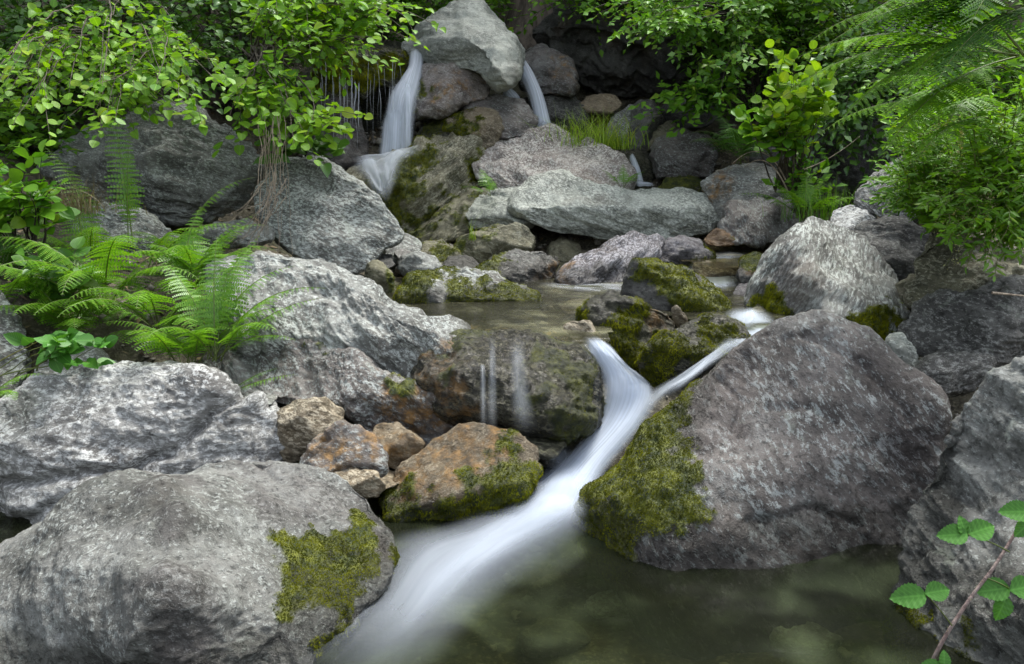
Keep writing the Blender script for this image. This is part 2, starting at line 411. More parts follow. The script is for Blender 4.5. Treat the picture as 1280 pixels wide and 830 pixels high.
rock("brownish lower slab lying under the sloping grey slab, split off by a crack",
     [(255,420),(330,420),(400,436),(470,462),(545,494),(600,515),(606,545),(560,562),(500,560),(460,545),(430,508),(360,508),(290,495),(250,460)],
     3.42, .30, 'brown', tilt=.26, seed=4, sn=(.5,-.2,.8), facets=5, famt=.5,
     stain=[[(470,470),(545,494),(560,520),(540,550),(470,540)]], moss=[[(385,428),(400,432),(420,446),(400,444)],[(480,478),(505,484),(510,494),(485,488)]], mw=5)
rock("dark wet rock under the upper pool's lip with thin trickles running down it",
     [(530,432),(575,415),(630,416),(690,424),(730,436),(748,465),(749,505),(738,538),(704,555),(650,550),(600,548),(545,530),(520,480)],
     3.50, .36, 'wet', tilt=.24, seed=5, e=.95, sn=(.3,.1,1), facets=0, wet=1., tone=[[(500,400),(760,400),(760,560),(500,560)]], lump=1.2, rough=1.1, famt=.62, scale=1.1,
     moss=[[(560,420),(590,415),(600,440),(570,450)],[(665,440),(700,436),(738,460),(742,510),(710,548),(695,500),(670,480)]], mw=14, tuft=.2,
     stain=[[(540,440),(580,440),(590,500),(640,540),(560,540)]])
rock("rounded orange stained rock with a dark mossy foot beside the cascade",
     [(478,620),(500,585),(540,556),(590,536),(640,540),(672,558),(677,590),(655,630),(610,657),(560,680),(500,685),(476,660)],
     2.92, .24, 'ochre', tilt=.16, seed=6, sn=(-.5,0,.8), facets=4, wet=.35, famt=.45, rough=.8,
     moss=[[(478,630),(520,615),(560,622),(600,612),(640,585),(672,590),(650,640),(600,662),(550,680),(490,680)],[(560,585),(600,600),(640,560),(660,580),(640,610),(600,620)]], mw=9,
     stain=[[(490,600),(560,540),(640,535),(640,580),(560,640),(490,640)]], lowwet=.03, hang=.5)
rock("giant rounded purple brown boulder, its left flank thick with green moss",
     [(722,640),(735,605),(770,560),(800,522),(836,494),(884,459),(932,421),(985,398),(1040,399),(1092,424),(1142,468),(1176,512),(1184,548),(1178,600),(1160,660),(1150,790),(1100,850),(930,860),(820,820),(765,750),(735,690)],
     2.76, .44, 'brown', tilt=.42, tx=-.12, seed=7, e=.85, sn=(.55,-.3,.6), facets=2, rough=.55, strata=.45, famt=.45, fscale=.8, stretch=3.5, scale=1.0,
     moss=[[(722,640),(745,590),(790,532),(835,484),(862,482),(872,515),(864,560),(880,600),(902,640),(872,655),(822,668),(810,705),(775,715),(740,680)]],
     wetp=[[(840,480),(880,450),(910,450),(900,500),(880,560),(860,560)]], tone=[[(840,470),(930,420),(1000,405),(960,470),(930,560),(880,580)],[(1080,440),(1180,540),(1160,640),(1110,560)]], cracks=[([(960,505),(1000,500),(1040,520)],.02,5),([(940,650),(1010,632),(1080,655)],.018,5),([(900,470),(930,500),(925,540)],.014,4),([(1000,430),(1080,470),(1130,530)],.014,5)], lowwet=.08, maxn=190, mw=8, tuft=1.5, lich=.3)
rock("tall grey boulder cut by the picture's right edge, behind the thorny bramble cane",
     [(1128,720),(1136,640),(1168,560),(1200,500),(1240,460),(1290,436),(1370,440),(1420,600),(1400,950),(1150,950),(1115,820)],
     2.12, .26, 'grey', tilt=.32, tx=-.12, seed=8, sn=(.2,-.3,1), facets=4, famt=.35, lich=.6, scale=1.2,
     moss=[[(1112,760),(1150,755),(1170,780),(1160,840),(1110,850)],[(1170,790),(1230,780),(1250,850),(1180,850)]], wetp=[[(1112,600),(1190,540),(1200,700),(1300,720),(1400,950),(1100,950)]], mw=9)
rock("peaked grey boulder streaked with white beside the upper channel",
     [(925,372),(940,345),(960,320),(985,292),(1010,271),(1040,274),(1080,300),(1105,335),(1125,362),(1140,390),(1130,440),(1060,462),(1000,440),(945,410)],
     4.65, .42, 'grey', tilt=.34, seed=9, sn=(.8,-.1,-.45), facets=2, rough=.7, strata=1.2, famt=.7, fscale=.8, stretch=4.5, e=.95,
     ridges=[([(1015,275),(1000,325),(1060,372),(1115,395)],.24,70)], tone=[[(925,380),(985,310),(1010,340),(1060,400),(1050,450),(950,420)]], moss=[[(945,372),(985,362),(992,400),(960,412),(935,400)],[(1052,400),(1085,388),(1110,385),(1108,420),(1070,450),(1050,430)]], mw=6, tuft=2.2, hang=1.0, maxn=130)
rock("long low dark slate boulder lying under the leafy herbs at the right edge",
     [(1126,412),(1148,382),(1200,366),(1290,348),(1370,350),(1380,440),(1240,458),(1160,455),(1132,440)], 3.75, .34, 'dark', tilt=.2, seed=10, sn=(.1,-.3,1), facets=4, famt=.5, strata=1.4, lich=.3)
rock("small round grey green stone wedged behind the giant rounded boulder",
     [(1103,440),(1112,418),(1128,416),(1146,438),(1148,456),(1135,468),(1112,460)], 3.5, .09, 'pale', tilt=.05, seed=11, facets=2, name="stone", cat="stone", lich=.5)
rock("flat dark slate plate above a black gap, behind the giant rounded boulder",
     [(1132,468),(1160,446),(1200,443),(1242,446),(1236,468),(1215,486),(1180,494),(1150,488)], 3.3, .2, 'dark', tilt=.06, seed=12, sn=(0,-.1,1), facets=3, strata=1.6, famt=.6, name="stone", cat="stone")
rock("dim olive boulder half hidden under the hanging leafy herbs",
     [(1140,370),(1140,325),(1160,285),(1210,255),(1300,240),(1330,380),(1220,400),(1160,392)], 4.3, .4, 'olive', tilt=.2, seed=13, facets=5, famt=.6, lich=.5, rough=1.4)
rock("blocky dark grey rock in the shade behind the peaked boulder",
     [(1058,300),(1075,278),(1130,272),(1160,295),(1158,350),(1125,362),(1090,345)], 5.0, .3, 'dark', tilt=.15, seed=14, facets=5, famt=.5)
rock("bright white stone on top of the pile behind the peaked boulder",
     [(1034,280),(1042,266),(1064,258),(1085,262),(1096,274),(1080,292),(1045,294)], 5.3, .14, 'white', tilt=.1, seed=15, facets=2, famt=1., name="stone", cat="stone")
rock("pale grey angular boulder below the arching fern fronds",
     [(1066,242),(1090,216),(1130,198),(1180,190),(1215,230),(1165,272),(1110,276),(1076,262)], 5.5, .35, 'white', tilt=.25, seed=16, facets=5, famt=.6, sn=(.4,-.3,.8))
rock("small wet brown rock beside the peaked boulder's right foot",
     [(1118,358),(1140,345),(1160,352),(1168,372),(1140,385),(1118,376)], 4.5, .12, 'olive', tilt=.05, seed=17, facets=3, name="stone", cat="stone")
# middle distance right
rock("grey boulder with a rust coloured left side beyond the upper channel",
     [(875,232),(900,212),(935,207),(968,212),(990,240),(990,270),(950,280),(900,275)], 7.0, .35, 'grey', tilt=.25, seed=18, facets=4, famt=.5, stain=[[(872,235),(905,210),(915,230),(900,255),(880,255)]])
rock("ribbed brown boulder at the head of the upper channel",
     [(900,280),(915,256),(950,246),(985,252),(1005,280),(1000,305),(950,306),(905,304)], 6.5, .3, 'brown', tilt=.2, seed=19, facets=3, sn=(.9,0,.3), strata=1.5, famt=.45)
rock("low orange stone at the channel's head, awash",
     [(878,300),(895,287),(925,285),(950,296),(940,306),(890,308)], 6.4, .12, 'orange', tilt=.08, seed=20, facets=3, wet=.5, name="stone", cat="stone", moss=[[(915,295),(940,293),(945,304),(918,305)]], mw=3)
rock("very long pale lichen covered boulder lying across the stream like a beam",
     [(630,262),(645,245),(668,226),(690,216),(740,228),(800,234),(860,236),(902,243),(914,256),(905,275),(880,293),(850,302),(800,303),(750,299),(690,294),(655,282)],
     7.1, .42, 'pale', tilt=.22, seed=21, e=.75, facets=4, sn=(.35,-.2,.9), famt=.75, rough=.8, lich=.3, cracks=[([(780,236),(790,255),(850,300)],.03,4)], wetp=[[(640,280),(700,286),(790,292),(790,310),(640,305)]])
rock("pale lumpy boulder against the left end of the beam shaped boulder",
     [(580,266),(600,244),(635,238),(655,232),(675,240),(668,275),(650,292),(610,292),(586,286)], 7.3, .35, 'pale', tilt=.2, seed=22, facets=3, famt=.6, lich=.4)
rock("big pinkish grey slab with the grass tuft on its back",
     [(585,195),(605,176),(650,162),(700,162),(745,172),(778,195),(792,222),(780,245),(700,250),(650,244),(615,236),(592,220)],
     8.0, .45, 'pink', tilt=.4, seed=23, facets=4, sn=(.3,-.4,.8), famt=.75, lich=.6, cracks=[([(600,195),(680,205),(760,230)],.03,5)])
rock("topmost boulder, a large pale green grey wedge between the two waterfalls",
     [(500,62),(515,40),(548,16),(572,5),(600,8),(622,30),(648,62),(652,88),(640,108),(618,118),(600,100),(570,85),(540,78),(515,74)],
     9.0, .55, 'pale', tilt=.35, tx=.05, seed=24, facets=3, e=.8, famt=.45, lich=.35, rough=1., ridges=[([(510,66),(578,45),(600,60),(640,112)],.32,42)])
rock("rounded boulder with a rusty band, directly under the topmost boulder",
     [(508,125),(514,95),(530,75),(556,65),(595,76),(617,96),(612,122),(580,135),(550,150),(520,150)], 8.7, .38, 'pink', tilt=.2, seed=25, facets=2, e=.85, famt=.5,
     stain=[[(535,105),(570,100),(612,90),(612,105),(570,120),(540,125)]], moss=[[(508,100),(528,92),(535,115),(520,135),(508,135)]], mw=6, hang=.8)
rock("speckled brown rock below the rusty banded boulder",
     [(575,140),(582,124),(620,118),(655,124),(674,148),(665,168),(630,175),(600,168)], 8.5, .3, 'brown', tilt=.2, seed=26, facets=4, famt=.4)
rock("rock with a pale face and a mossy brow above the green slope",
     [(552,165),(562,148),(596,134),(622,140),(634,160),(620,182),(590,192),(558,188)], 8.3, .26, 'ochre', tilt=.12, seed=27, facets=4, moss=[[(552,150),(590,140),(600,150),(590,175),(560,180)]], mw=6, hang=.5, tuft=2)
rock("dark mossy rock in the spray beside the left waterfall",
     [(520,180),(526,158),(545,146),(575,142),(580,175),(560,196),(530,196)], 8.4, .26, 'wet', tilt=.1, seed=28, facets=3, moss=[[(530,160),(545,145),(575,140),(570,155),(545,165)]], mw=6, wet=.8)
rock("steep mossy rock face beside the white slide below the left waterfall",
     [(430,215),(470,192),(510,190),(560,180),(600,176),(630,190),(615,235),(590,260),(560,290),(510,305),(470,300),(440,260)],
     7.9, .5, 'olive', tilt=.4, tx=.1, seed=29, facets=4, sn=(-.55,-.1,.7), strata=2.2, famt=.6,
     moss=[[(470,225),(510,195),(545,188),(540,220),(520,250),(510,290),(470,290)],[(510,290),(560,250),(590,235),(592,250),(545,282),(520,300)],[(575,215),(600,205),(600,225),(580,232)]], mw=8, tuft=1.3, hang=.4)
rock("mossy brown slab leaning against the foot of the steep mossy rock face",
     [(505,300),(540,275),(590,240),(612,240),(606,280),(570,300),(530,315)], 7.4, .3, 'olive', tilt=.2, seed=30, facets=3, sn=(-.6,-.1,.7), strata=2.2, moss=[[(515,295),(560,268),(590,250),(580,275),(540,295)]], mw=6)
rock("large smooth grey boulder in front of the left waterfall",
     [(322,250),(340,205),(362,196),(405,190),(432,206),(470,240),(502,276),(508,298),(475,315),(445,342),(405,338),(372,325),(335,290)],
     5.5, .42, 'grey', tilt=.3, tx=.1, seed=31, facets=3, e=.8, famt=.8, rough=.7, strata=.6, lich=.5)
rock("dark weathered boulder under the overhanging shrub with pale lower ledge",
     [(40,215),(100,170),(175,141),(240,139),(292,165),(318,215),(316,248),(255,278),(165,268),(90,262)], 5.9, .5, 'grey', tilt=.15, seed=32, facets=5, famt=.6, lich=.6, rough=1.5,
     cracks=[([(150,205),(220,215),(250,235)],.05,6)])
rock("jutting pale rock ledge below the dark weathered boulder",
     [(88,280),(100,262),(135,257),(190,276),(243,306),(240,328),(190,340),(110,320)], 5.2, .3, 'grey', tilt=.15, seed=33, facets=5, famt=.7, stain=[[(88,262),(115,260),(110,275),(90,275)]])
rock("thin layered stone lying behind the ferns by the hanging roots",
     [(246,292),(268,280),(305,277),(338,284),(342,300),(310,310),(260,306)], 5.0, .2, 'grey', tilt=.06, seed=34, sn=(0,-.2,1), strata=1.8, facets=3, name="stone", cat="stone")
rock("grey stone among the fern stems", [(225,300),(245,296),(268,310),(265,335),(235,335)], 4.9, .16, 'grey', seed=35, facets=3, name="stone", cat="stone")
rock("shaded grey boulder behind the bramble at the left edge", [(-60,500),(-60,380),(0,360),(25,400),(35,450),(20,500)], 3.5, .25, 'grey', seed=36, facets=3)
rock("grey rubble rock under the bramble leaves", [(40,470),(70,432),(120,430),(150,455),(130,475),(80,480)], 3.5, .2, 'grey', seed=37, facets=4)
# small rocks of the left bank
rock("tilted brown and white rock, leftmost of the rocks below the lower slab",
     [(345,560),(343,520),(372,500),(408,496),(432,512),(430,540),(395,575),(360,580)], 3.05, .15, 'ochre', tilt=.08, seed=38, facets=4, famt=.7)
rock("red brown rock sitting behind the huge grey brown boulder",
     [(370,578),(392,548),(425,530),(462,540),(482,568),(476,590),(440,596),(395,598)], 2.9, .15, 'brown', tilt=.08, seed=39, facets=4, famt=.55, stain=[[(400,540),(470,540),(470,580),(400,590)]])
rock("yellowish rock between the lower slab and the orange stained rock",
     [(466,555),(470,532),(500,528),(532,552),(528,578),(500,588),(478,585)], 3.1, .12, 'ochre', tilt=.06, seed=40, facets=4, stain=[[(480,540),(525,545),(520,580),(480,580)]])
rock("small pale stone touching the huge grey brown boulder's top right corner",
     [(418,592),(440,584),(468,590),(482,606),(474,624),(445,622)], 2.75, .09, 'ochre', tilt=.03, seed=41, facets=3, famt=.7, name="stone", cat="stone")
rock("chunk of white quartz at the end of the white flecked boulder", [(300,500),(318,492),(345,502),(352,522),(335,535),(305,520)], 3.15, .1, 'white', seed=42, facets=4, name="stone", cat="stone")
rock("small blue grey stone lying on the lower slab's foot", [(298,498),(310,490),(335,488),(348,496),(340,506),(310,506)], 3.25, .08, 'grey', seed=43, facets=3, name="stone", cat="stone")
rock("flat ochre stone in the gap behind the orange stained rock", [(455,598),(475,585),(500,588),(505,602),(480,612),(460,612)], 2.95, .08, 'ochre', seed=44, facets=3, name="stone", cat="stone")
rock("small wet stone in the trickle below the dark wet rock", [(590,540),(598,520),(618,514),(632,528),(628,550),(600,556)], 3.2, .08, 'wet', seed=45, facets=3, wet=.7, name="stone", cat="stone")
rock("low wet stone lapped by foam under the trickles", [(632,548),(650,532),(690,534),(712,552),(690,572),(650,566)], 3.15, .09, 'wet', seed=46, facets=3, wet=.8, name="stone", cat="stone")
# upper pool
rock("low humped stone in the upper pool, its sides covered in bright green moss",
     [(498,372),(510,350),(530,340),(565,336),(615,343),(650,352),(672,366),(682,378),(660,392),(590,400),(520,396),(502,385)],
     4.85, .24, 'grey', tilt=.22, seed=47, facets=2, e=.8, moss=[[(498,380),(505,348),(535,336),(570,338),(550,352),(545,372),(565,392),(510,395)],[(555,378),(560,352),(590,348),(630,350),(670,364),(675,385),(600,400),(545,396)]], mw=5, tuft=2.2, lowwet=.5)
rock("rounded rock with mossy left side behind the low humped stone",
     [(588,345),(600,328),(640,316),(678,313),(696,328),(697,345),(680,360),(640,364),(605,360)], 5.7, .26, 'dark', tilt=.12, seed=48, facets=4, famt=.5, moss=[[(586,348),(596,322),(640,318),(630,345),(650,356),(605,358)]], mw=5, tuft=2, lowwet=.55,
     stain=[[(680,325),(697,325),(697,352),(685,352)]])
rock("flat topped green grey stone under the beam shaped boulder's left end",
     [(566,312),(575,295),(610,285),(650,283),(670,296),(665,315),(635,328),(590,328)], 6.5, .3, 'olive', tilt=.12, seed=49, facets=4, famt=.5, moss=[[(598,290),(620,286),(625,294),(602,298)],[(560,300),(582,298),(582,320),(565,320)]], mw=3, lich=.4)
rock("flat slanting dark purple slab beside the upper pool",
     [(694,350),(705,336),(735,316),(785,295),(820,290),(835,300),(826,318),(790,345),(755,366),(705,364)], 5.75, .24, 'purple', tilt=.22, tx=.1, seed=50, facets=3, famt=.8, sn=(-.5,-.2,.8), strata=1.4, lowwet=.55,
     stain=[[(694,345),(715,335),(715,355),(698,360)]])
rock("purple grey stone with a moss edge at the channel bend",
     [(815,328),(830,305),(850,296),(872,298),(892,316),(888,334),(862,345),(830,350)], 6.0, .2, 'purple', tilt=.12, seed=51, facets=3, famt=.5, moss=[[(842,338),(868,322),(890,308),(894,322),(870,336),(845,346)]], mw=4, tuft=2.2, lowwet=.6)
rock("large mossy wedge rock in midstream, dark face and green sloping top",
     [(778,365),(780,340),(792,324),(820,326),(858,338),(895,362),(913,384),(905,405),(860,408),(800,400),(780,390)], 4.6, .26, 'dark', tilt=.16, seed=52, facets=3, famt=.25,
     moss=[[(800,322),(858,334),(895,362),(914,385),(900,400),(845,395),(835,365),(800,340)]], mw=6, tuft=2.2, lowwet=.45, hang=.4)
rock("dark wet mossy rock at the head of the main cascade",
     [(726,398),(738,376),(764,366),(800,378),(838,390),(848,405),(838,430),(815,455),(790,475),(765,455),(740,425)], 4.15, .22, 'wet', tilt=.1, seed=53, facets=3, wet=.8, famt=.35,
     moss=[[(740,405),(770,390),(800,395),(800,420),(830,425),(800,460),(770,455),(745,425)],[(728,392),(740,382),(744,398),(732,402)]], mw=6, tuft=1.3, hang=1., stain=[[(812,390),(842,392),(842,415),(815,415)]])
rock("moss bellied rock between the two arms of the cascade",
     [(798,465),(805,445),(825,422),(860,402),(895,397),(928,410),(936,424),(920,445),(870,468),(835,488),(806,486)], 3.85, .2, 'wet', tilt=.12, seed=54, facets=2, wet=.8, famt=.35,
     moss=[[(798,470),(806,438),(835,420),(860,425),(860,462),(835,482),(802,486)],[(875,398),(920,402),(936,424),(900,448),(870,440),(868,415)]], mw=6, tuft=2, lowwet=.3, hang=.4)
rock("yellowish stone awash at the pool's lip", [(700,408),(712,400),(735,406),(760,432),(775,460),(755,468),(728,438)], 3.85, .1, 'ochre', tilt=.06, seed=55, facets=3, wet=.3, famt=.7, name="stone", cat="stone")
rock("little tan stone standing between the two dark mossy rocks", [(838,385),(846,381),(856,392),(860,405),(850,412),(842,402)], 4.05, .04, 'ochre', tilt=.0, seed=56, facets=1, name="stone", cat="stone")
rock("upright lichen spotted stone left of the low humped stone", [(458,345),(462,330),(474,325),(488,340),(493,362),(484,382),(470,374)], 5.1, .1, 'olive', tilt=.05, seed=57, facets=2, lich=.5, name="stone", cat="stone", moss=[[(482,340),(494,350),(492,372),(486,360)]], mw=3)
rock("oval grey stone above the low humped stone's left end", [(494,336),(502,322),(522,316),(545,320),(552,332),(540,348),(510,352)], 5.6, .16, 'grey', tilt=.06, seed=58, facets=2, famt=.5, name="stone", cat="stone")
rock("small dark stone tucked under the large smooth boulder", [(464,325),(475,317),(490,318),(493,332),(480,338),(468,334)], 5.5, .09, 'dark', seed=59, facets=2, name="stone", cat="stone")
rock("brown grey stone leaning on the large smooth boulder's right side", [(478,322),(486,300),(508,290),(528,305),(520,325),(495,330)], 6.0, .18, 'grey', seed=60, facets=3, name="stone", cat="stone")
rock("tiny whitish pebble beside the oval grey stone", [(492,316),(500,309),(513,315),(515,323),(500,324)], 5.8, .06, 'white', seed=61, facets=2, name="stone", cat="stone", famt=.4)
rock("mossy brown stone in the shade left of the flat topped stone", [(520,325),(528,305),(552,300),(572,312),(575,335),(545,342)], 6.3, .16, 'olive', seed=62, facets=3, moss=[[(530,308),(560,302),(572,318),(560,330),(540,322)]], mw=5, tuft=2.5, name="stone", cat="stone")
rock("blue grey wet stone behind the low humped stone", [(550,332),(562,322),(590,320),(605,335),(590,348),(560,348)], 6.0, .14, 'dark', seed=63, wet=.6, facets=3, name="stone", cat="stone")
rock("rounded green stone in the cavity under the beam shaped boulder", [(682,325),(688,305),(702,298),(725,303),(728,322),(710,330)], 6.9, .16, 'olive', seed=64, facets=2, name="stone", cat="stone")
rock("pale block of broken rock at the foot of the long grey slab", [(415,345),(430,342),(452,362),(455,375),(430,372)], 4.8, .12, 'pale', seed=65, facets=3, name="stone", cat="stone")
rock("yellow speckled stone under the foam of the channel step", [(858,352),(868,330),(900,326),(925,334),(935,350),(900,362)], 5.7, .12, 'ochre', tilt=.05, seed=66, facets=2, wet=.4, famt=.7, name="stone", cat="stone")
rock("small mossy rock with an orange spot beside the channel", [(922,345),(925,325),(945,316),(965,325),(962,345),(945,365),(928,362)], 5.4, .14, 'dark', seed=67, facets=3, moss=[[(922,335),(930,320),(955,318),(950,330),(930,335)]], mw=3, tuft=2.5, stain=[[(928,330),(942,330),(942,342),(928,342)]], name="stone", cat="stone")
rock("little dark stone poking out of the foam by the channel", [(912,372),(925,355),(945,353),(950,370),(935,382),(915,382)], 5.0, .1, 'purple', seed=68, facets=2, wet=.6, name="stone", cat="stone")
rock("small pale green stone in the white water next to the peaked boulder", [(934,405),(938,388),(948,380),(958,388),(956,408),(942,414)], 4.35, .07, 'olive', seed=69, facets=2, name="stone", cat="stone")
rock("submerged yellow stone showing in the upper pool", [(700,384),(715,374),(742,374),(752,384),(740,394),(710,393)], 4.75, .1, 'ochre', seed=70, facets=2, wet=.3, famt=.7, name="stone", cat="stone")
# upper right shade
rock("dark rock beside the right waterfall's lip", [(640,85),(650,62),(680,58),(710,70),(724,95),(716,118),(680,118),(655,108)], 9.3, .35, 'brown', tilt=.15, seed=71, facets=3, wet=.3, stain=[[(700,75),(722,90),(715,110),(700,105)]])
rock("wet speckled rock behind the grass tuft", [(676,160),(680,122),(710,116),(735,135),(738,165),(700,172)], 9.1, .28, 'dark', tilt=.1, seed=72, facets=4, wet=.8, famt=.7)
rock("small ochre stone lodged under the dark overhang", [(722,132),(735,120),(770,118),(778,132),(765,142),(735,142)], 9.2, .2, 'ochre', seed=73, facets=3, name="stone", cat="stone")
rock("upright grey stone behind the grass tuft", [(758,165),(770,142),(790,130),(805,145),(800,175),(775,185)], 8.9, .22, 'grey', seed=74, facets=4)
rock("dark blocky rock under the leafy branches", [(785,160),(790,132),(815,126),(832,150),(828,195),(800,205),(785,190)], 8.7, .26, 'dark', seed=75, facets=4, famt=.4)
rock("black stone above the rounded dark boulder", [(826,140),(840,126),(885,128),(905,145),(880,160),(835,160)], 9.0, .26, 'dark', seed=76, facets=4)
rock("rounded dark boulder right of the smallest waterfall", [(812,195),(822,175),(850,163),(885,172),(897,195),(890,218),(855,228),(820,222)], 8.2, .32, 'brown', tilt=.12, seed=77, facets=3, famt=.45)
rock("narrow stone above the smallest waterfall", [(808,190),(815,165),(840,150),(850,165),(830,185)], 8.6, .2, 'olive', seed=78, facets=3)
rock("low mossy rock at the foot of the rounded dark boulder", [(820,240),(835,222),(865,220),(882,232),(870,246),(835,248)], 7.9, .18, 'wet', seed=79, wet=.5, facets=3, mossn=.5)
rock("wet rock the smallest waterfall slips over", [(765,215),(775,190),(800,182),(818,200),(815,235),(785,245),(770,235)], 8.4, .2, 'wet', seed=80, wet=.8, facets=2)
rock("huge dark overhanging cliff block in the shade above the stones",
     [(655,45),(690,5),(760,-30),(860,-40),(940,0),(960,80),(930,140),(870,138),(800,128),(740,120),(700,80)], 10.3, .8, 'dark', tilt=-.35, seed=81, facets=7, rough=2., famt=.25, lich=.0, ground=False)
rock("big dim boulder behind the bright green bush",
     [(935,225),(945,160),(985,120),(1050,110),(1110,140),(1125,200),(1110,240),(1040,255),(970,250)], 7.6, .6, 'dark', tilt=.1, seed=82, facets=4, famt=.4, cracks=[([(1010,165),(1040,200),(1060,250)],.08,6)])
rock("distant grey rock glimpsed between the shrubs", [(1040,70),(1060,30),(1120,20),(1180,60),(1170,110),(1080,120)], 9.5, .5, 'grey', tilt=.2, seed=83, facets=4, lich=.4)
rock("mossy rock lip from which the thin drips fall",
     [(395,120),(400,85),(430,62),(480,58),(515,68),(520,100),(505,118),(480,95),(455,125),(435,100),(415,135)], 8.9, .4, 'wet', tilt=.25, seed=84, facets=2, wet=.5, moss=[[(400,110),(405,80),(440,65),(510,70),(512,105),(480,95),(450,115),(430,100),(412,125)]], mw=6, tuft=2.6, hang=1.6)
rock("shadowy wet rock wall behind the left waterfall",
     [(360,220),(370,110),(400,60),(520,60),(545,110),(545,210),(450,235)], 9.6, .45, 'wet', tilt=.3, seed=85, facets=3, wet=.8, stain=[[(490,150),(540,140),(540,190),(490,190)]])
rock("wet brown rock at the left side of the curtain of drips", [(385,195),(395,130),(425,95),(450,135),(462,200),(420,215)], 8.6, .3, 'brown', tilt=.2, seed=86, facets=3, wet=.7)

for k_, (x_, y_, w_) in enumerate(((700,735,34),(770,760,40),(690,800,50),(850,790,36),(1000,800,44),(930,765,30))):
    rr_ = np.random.RandomState(k_); D_ = 1.52 / math.tan(PITCH + math.atan((y_ - 415) / FPX))
    rock("olive stone lying blurred on the bed of the lower pool", [(x_ + w_ * math.cos(a_) * rr_.uniform(.8, 1.2), y_ + w_ * .5 * math.sin(a_) * rr_.uniform(.8, 1.2)) for a_ in np.linspace(0, 2 * math.pi, 9)[:-1]],
         D_, w_ * .9 * D_ / FPX, ('ochre', 'pale', 'olive')[k_ % 3], tilt=.02, seed=200 + k_, facets=2, wet=.2, name="stone", cat="stone", group="stones on the bed of the lower pool", ground=False)
# ------------------------------------------------------------------ ground: one sheet
gx = np.concatenate([-np.geomspace(60, 6.05, 25), np.arange(-6, 6.01, .05), np.geomspace(6.05, 60, 25)])
gy = np.concatenate([[-30, -15, -6, -2, -.5], np.arange(.3, 12.5, .05), np.geomspace(12.6, 70, 30)])
GX, GY = np.meshgrid(gx, gy, indexing='ij')
def base_h(x, y):
    h = np.interp(y, [-30, 0, 3, 3.4, 3.9, 5.5, 7, 8, 9, 10.5, 12, 14, 18, 30, 70], [-1.5, -.5, -.42, -.1, .25, .28, .45, .8, 1.4, 2.0, 3.4, 6.2, 12, 22, 40])  # upper slope, above the frame, steepened to block sky from the pool's reflections
    b = np.abs(x - .25) - (1.1 + .12 * np.clip(y, 0, 12))
    return h + .5 * np.clip(b, 0, 3) + .12 * np.clip(b - 3, 0, 50)
smp = [(x, y, z - .02, 1., .28 + .3 * hw) for x, y, z, hw in ROCKS]
def wet_pts(poly, z, dz, step=22):
    P = np.array(poly); X, Y = np.meshgrid(np.arange(P[:, 0].min(), P[:, 0].max(), step), np.arange(P[:, 1].min(), P[:, 1].max(), step / 2.5))
    X, Y = X.ravel(), Y.ravel(); k = poly_sd(X, Y, poly) > 0
    w = atz(X[k], Y[k], z)
    return [(p[0], p[1], z - dz, 3., .22) for p in w]
POOL = [(470,700),(500,670),(640,630),(740,650),(800,720),(1120,720),(1160,900),(300,900)]
UPOOL = [(440,378),(500,384),(560,395),(640,392),(690,365),(640,356),(760,345),(860,350),(900,330),(960,330),(950,400),(905,405),(840,392),(760,382),(730,420),(640,415),(570,402)]
smp += wet_pts(POOL, 0, .26, 45) + wet_pts(UPOOL, .48, .12, 22)
def course(a, dz, wgt=5., sg=.16): return [(*(lambda p: (p[0], p[1], p[2] - dz))(atz(x, y, z)), wgt, sg) for x, y, z in a]
smp += course([(790,440,.2),(800,420,.3),(780,470,.2),(900,460,.35),(930,430,.4),(752,432,.45),(770,450,.42),(775,475,.36),(768,495,.30),(768,515,.24),(750,540,.18),(730,560,.12),(715,590,.06),(695,615,.02),(880,462,.38),(850,478,.33),(820,495,.28),(800,510,.24),(785,530,.18),(740,600,.03),(690,580,.06)], .16)
smp += wet_pts([(860,308),(960,304),(970,318),(880,335)], .6, .1, 16)
H0 = base_h(GX, GY); num = np.zeros_like(H0); den = np.full_like(H0, .25)
for x, y, z, wgt, sg in smp:
    r2 = (GX - x) ** 2 + (GY - y) ** 2; k = wgt * np.exp(-r2 / (2 * sg * sg)) ; num += k * (z - base_h(np.array(x), np.array(y))); den += k
HG = H0 + num / den
q = np.stack([GX.ravel(), GY.ravel(), HG.ravel()], 1)
HG = HG + (fbm(q * 1.1, 4, .55) * .08 + fbm(q * 9, 3, .6) * .014).reshape(HG.shape) * np.clip((GY - 1) / 2, 0, 1)
ii = np.arange(GX.size).reshape(GX.shape)
GQ = np.stack([ii[:-1, :-1], ii[1:, :-1], ii[1:, 1:], ii[:-1, 1:]], -1).reshape(-1, 4)
t = NT("stream_bed_and_soil"); P_ = t.n("TexCoord").outputs["Object"]
c = t.mix(t.ramp(t.noise(P_, 5, 6, .65), .35, .65), (.035, .030, .018), (.13, .115, .075))
c = t.mix(t.ramp(t.noise(P_, 40, 4, .7), .5, .66, 0, .75), c, (.24, .22, .15))
c = t.mix(t.ramp(t.noise(P_, 1.6, 4, .6), .5, .62, 0, .5), c, (.05, .06, .02))
vz = t.n("TexVoronoi"); t.put(vz.inputs["Vector"], P_); vz.inputs["Scale"].default_value = 15
p = t.n("BsdfPrincipled"); t.put(p.inputs[0], c); p.inputs["Roughness"].default_value = .8
t.put(p.inputs["Normal"], t.bump(t.math('ADD', t.math('MULTIPLY', vz.outputs[0], -1.), t.noise(P_, 60, 4, .7)), .8, .04))
gnd = make_mesh("ground", q * [1, 1, 0] + np.stack([q[:, 0] * 0, q[:, 0] * 0, HG.ravel()], 1), [GQ], t.done(p.outputs[0]))
gnd["kind"] = "structure"
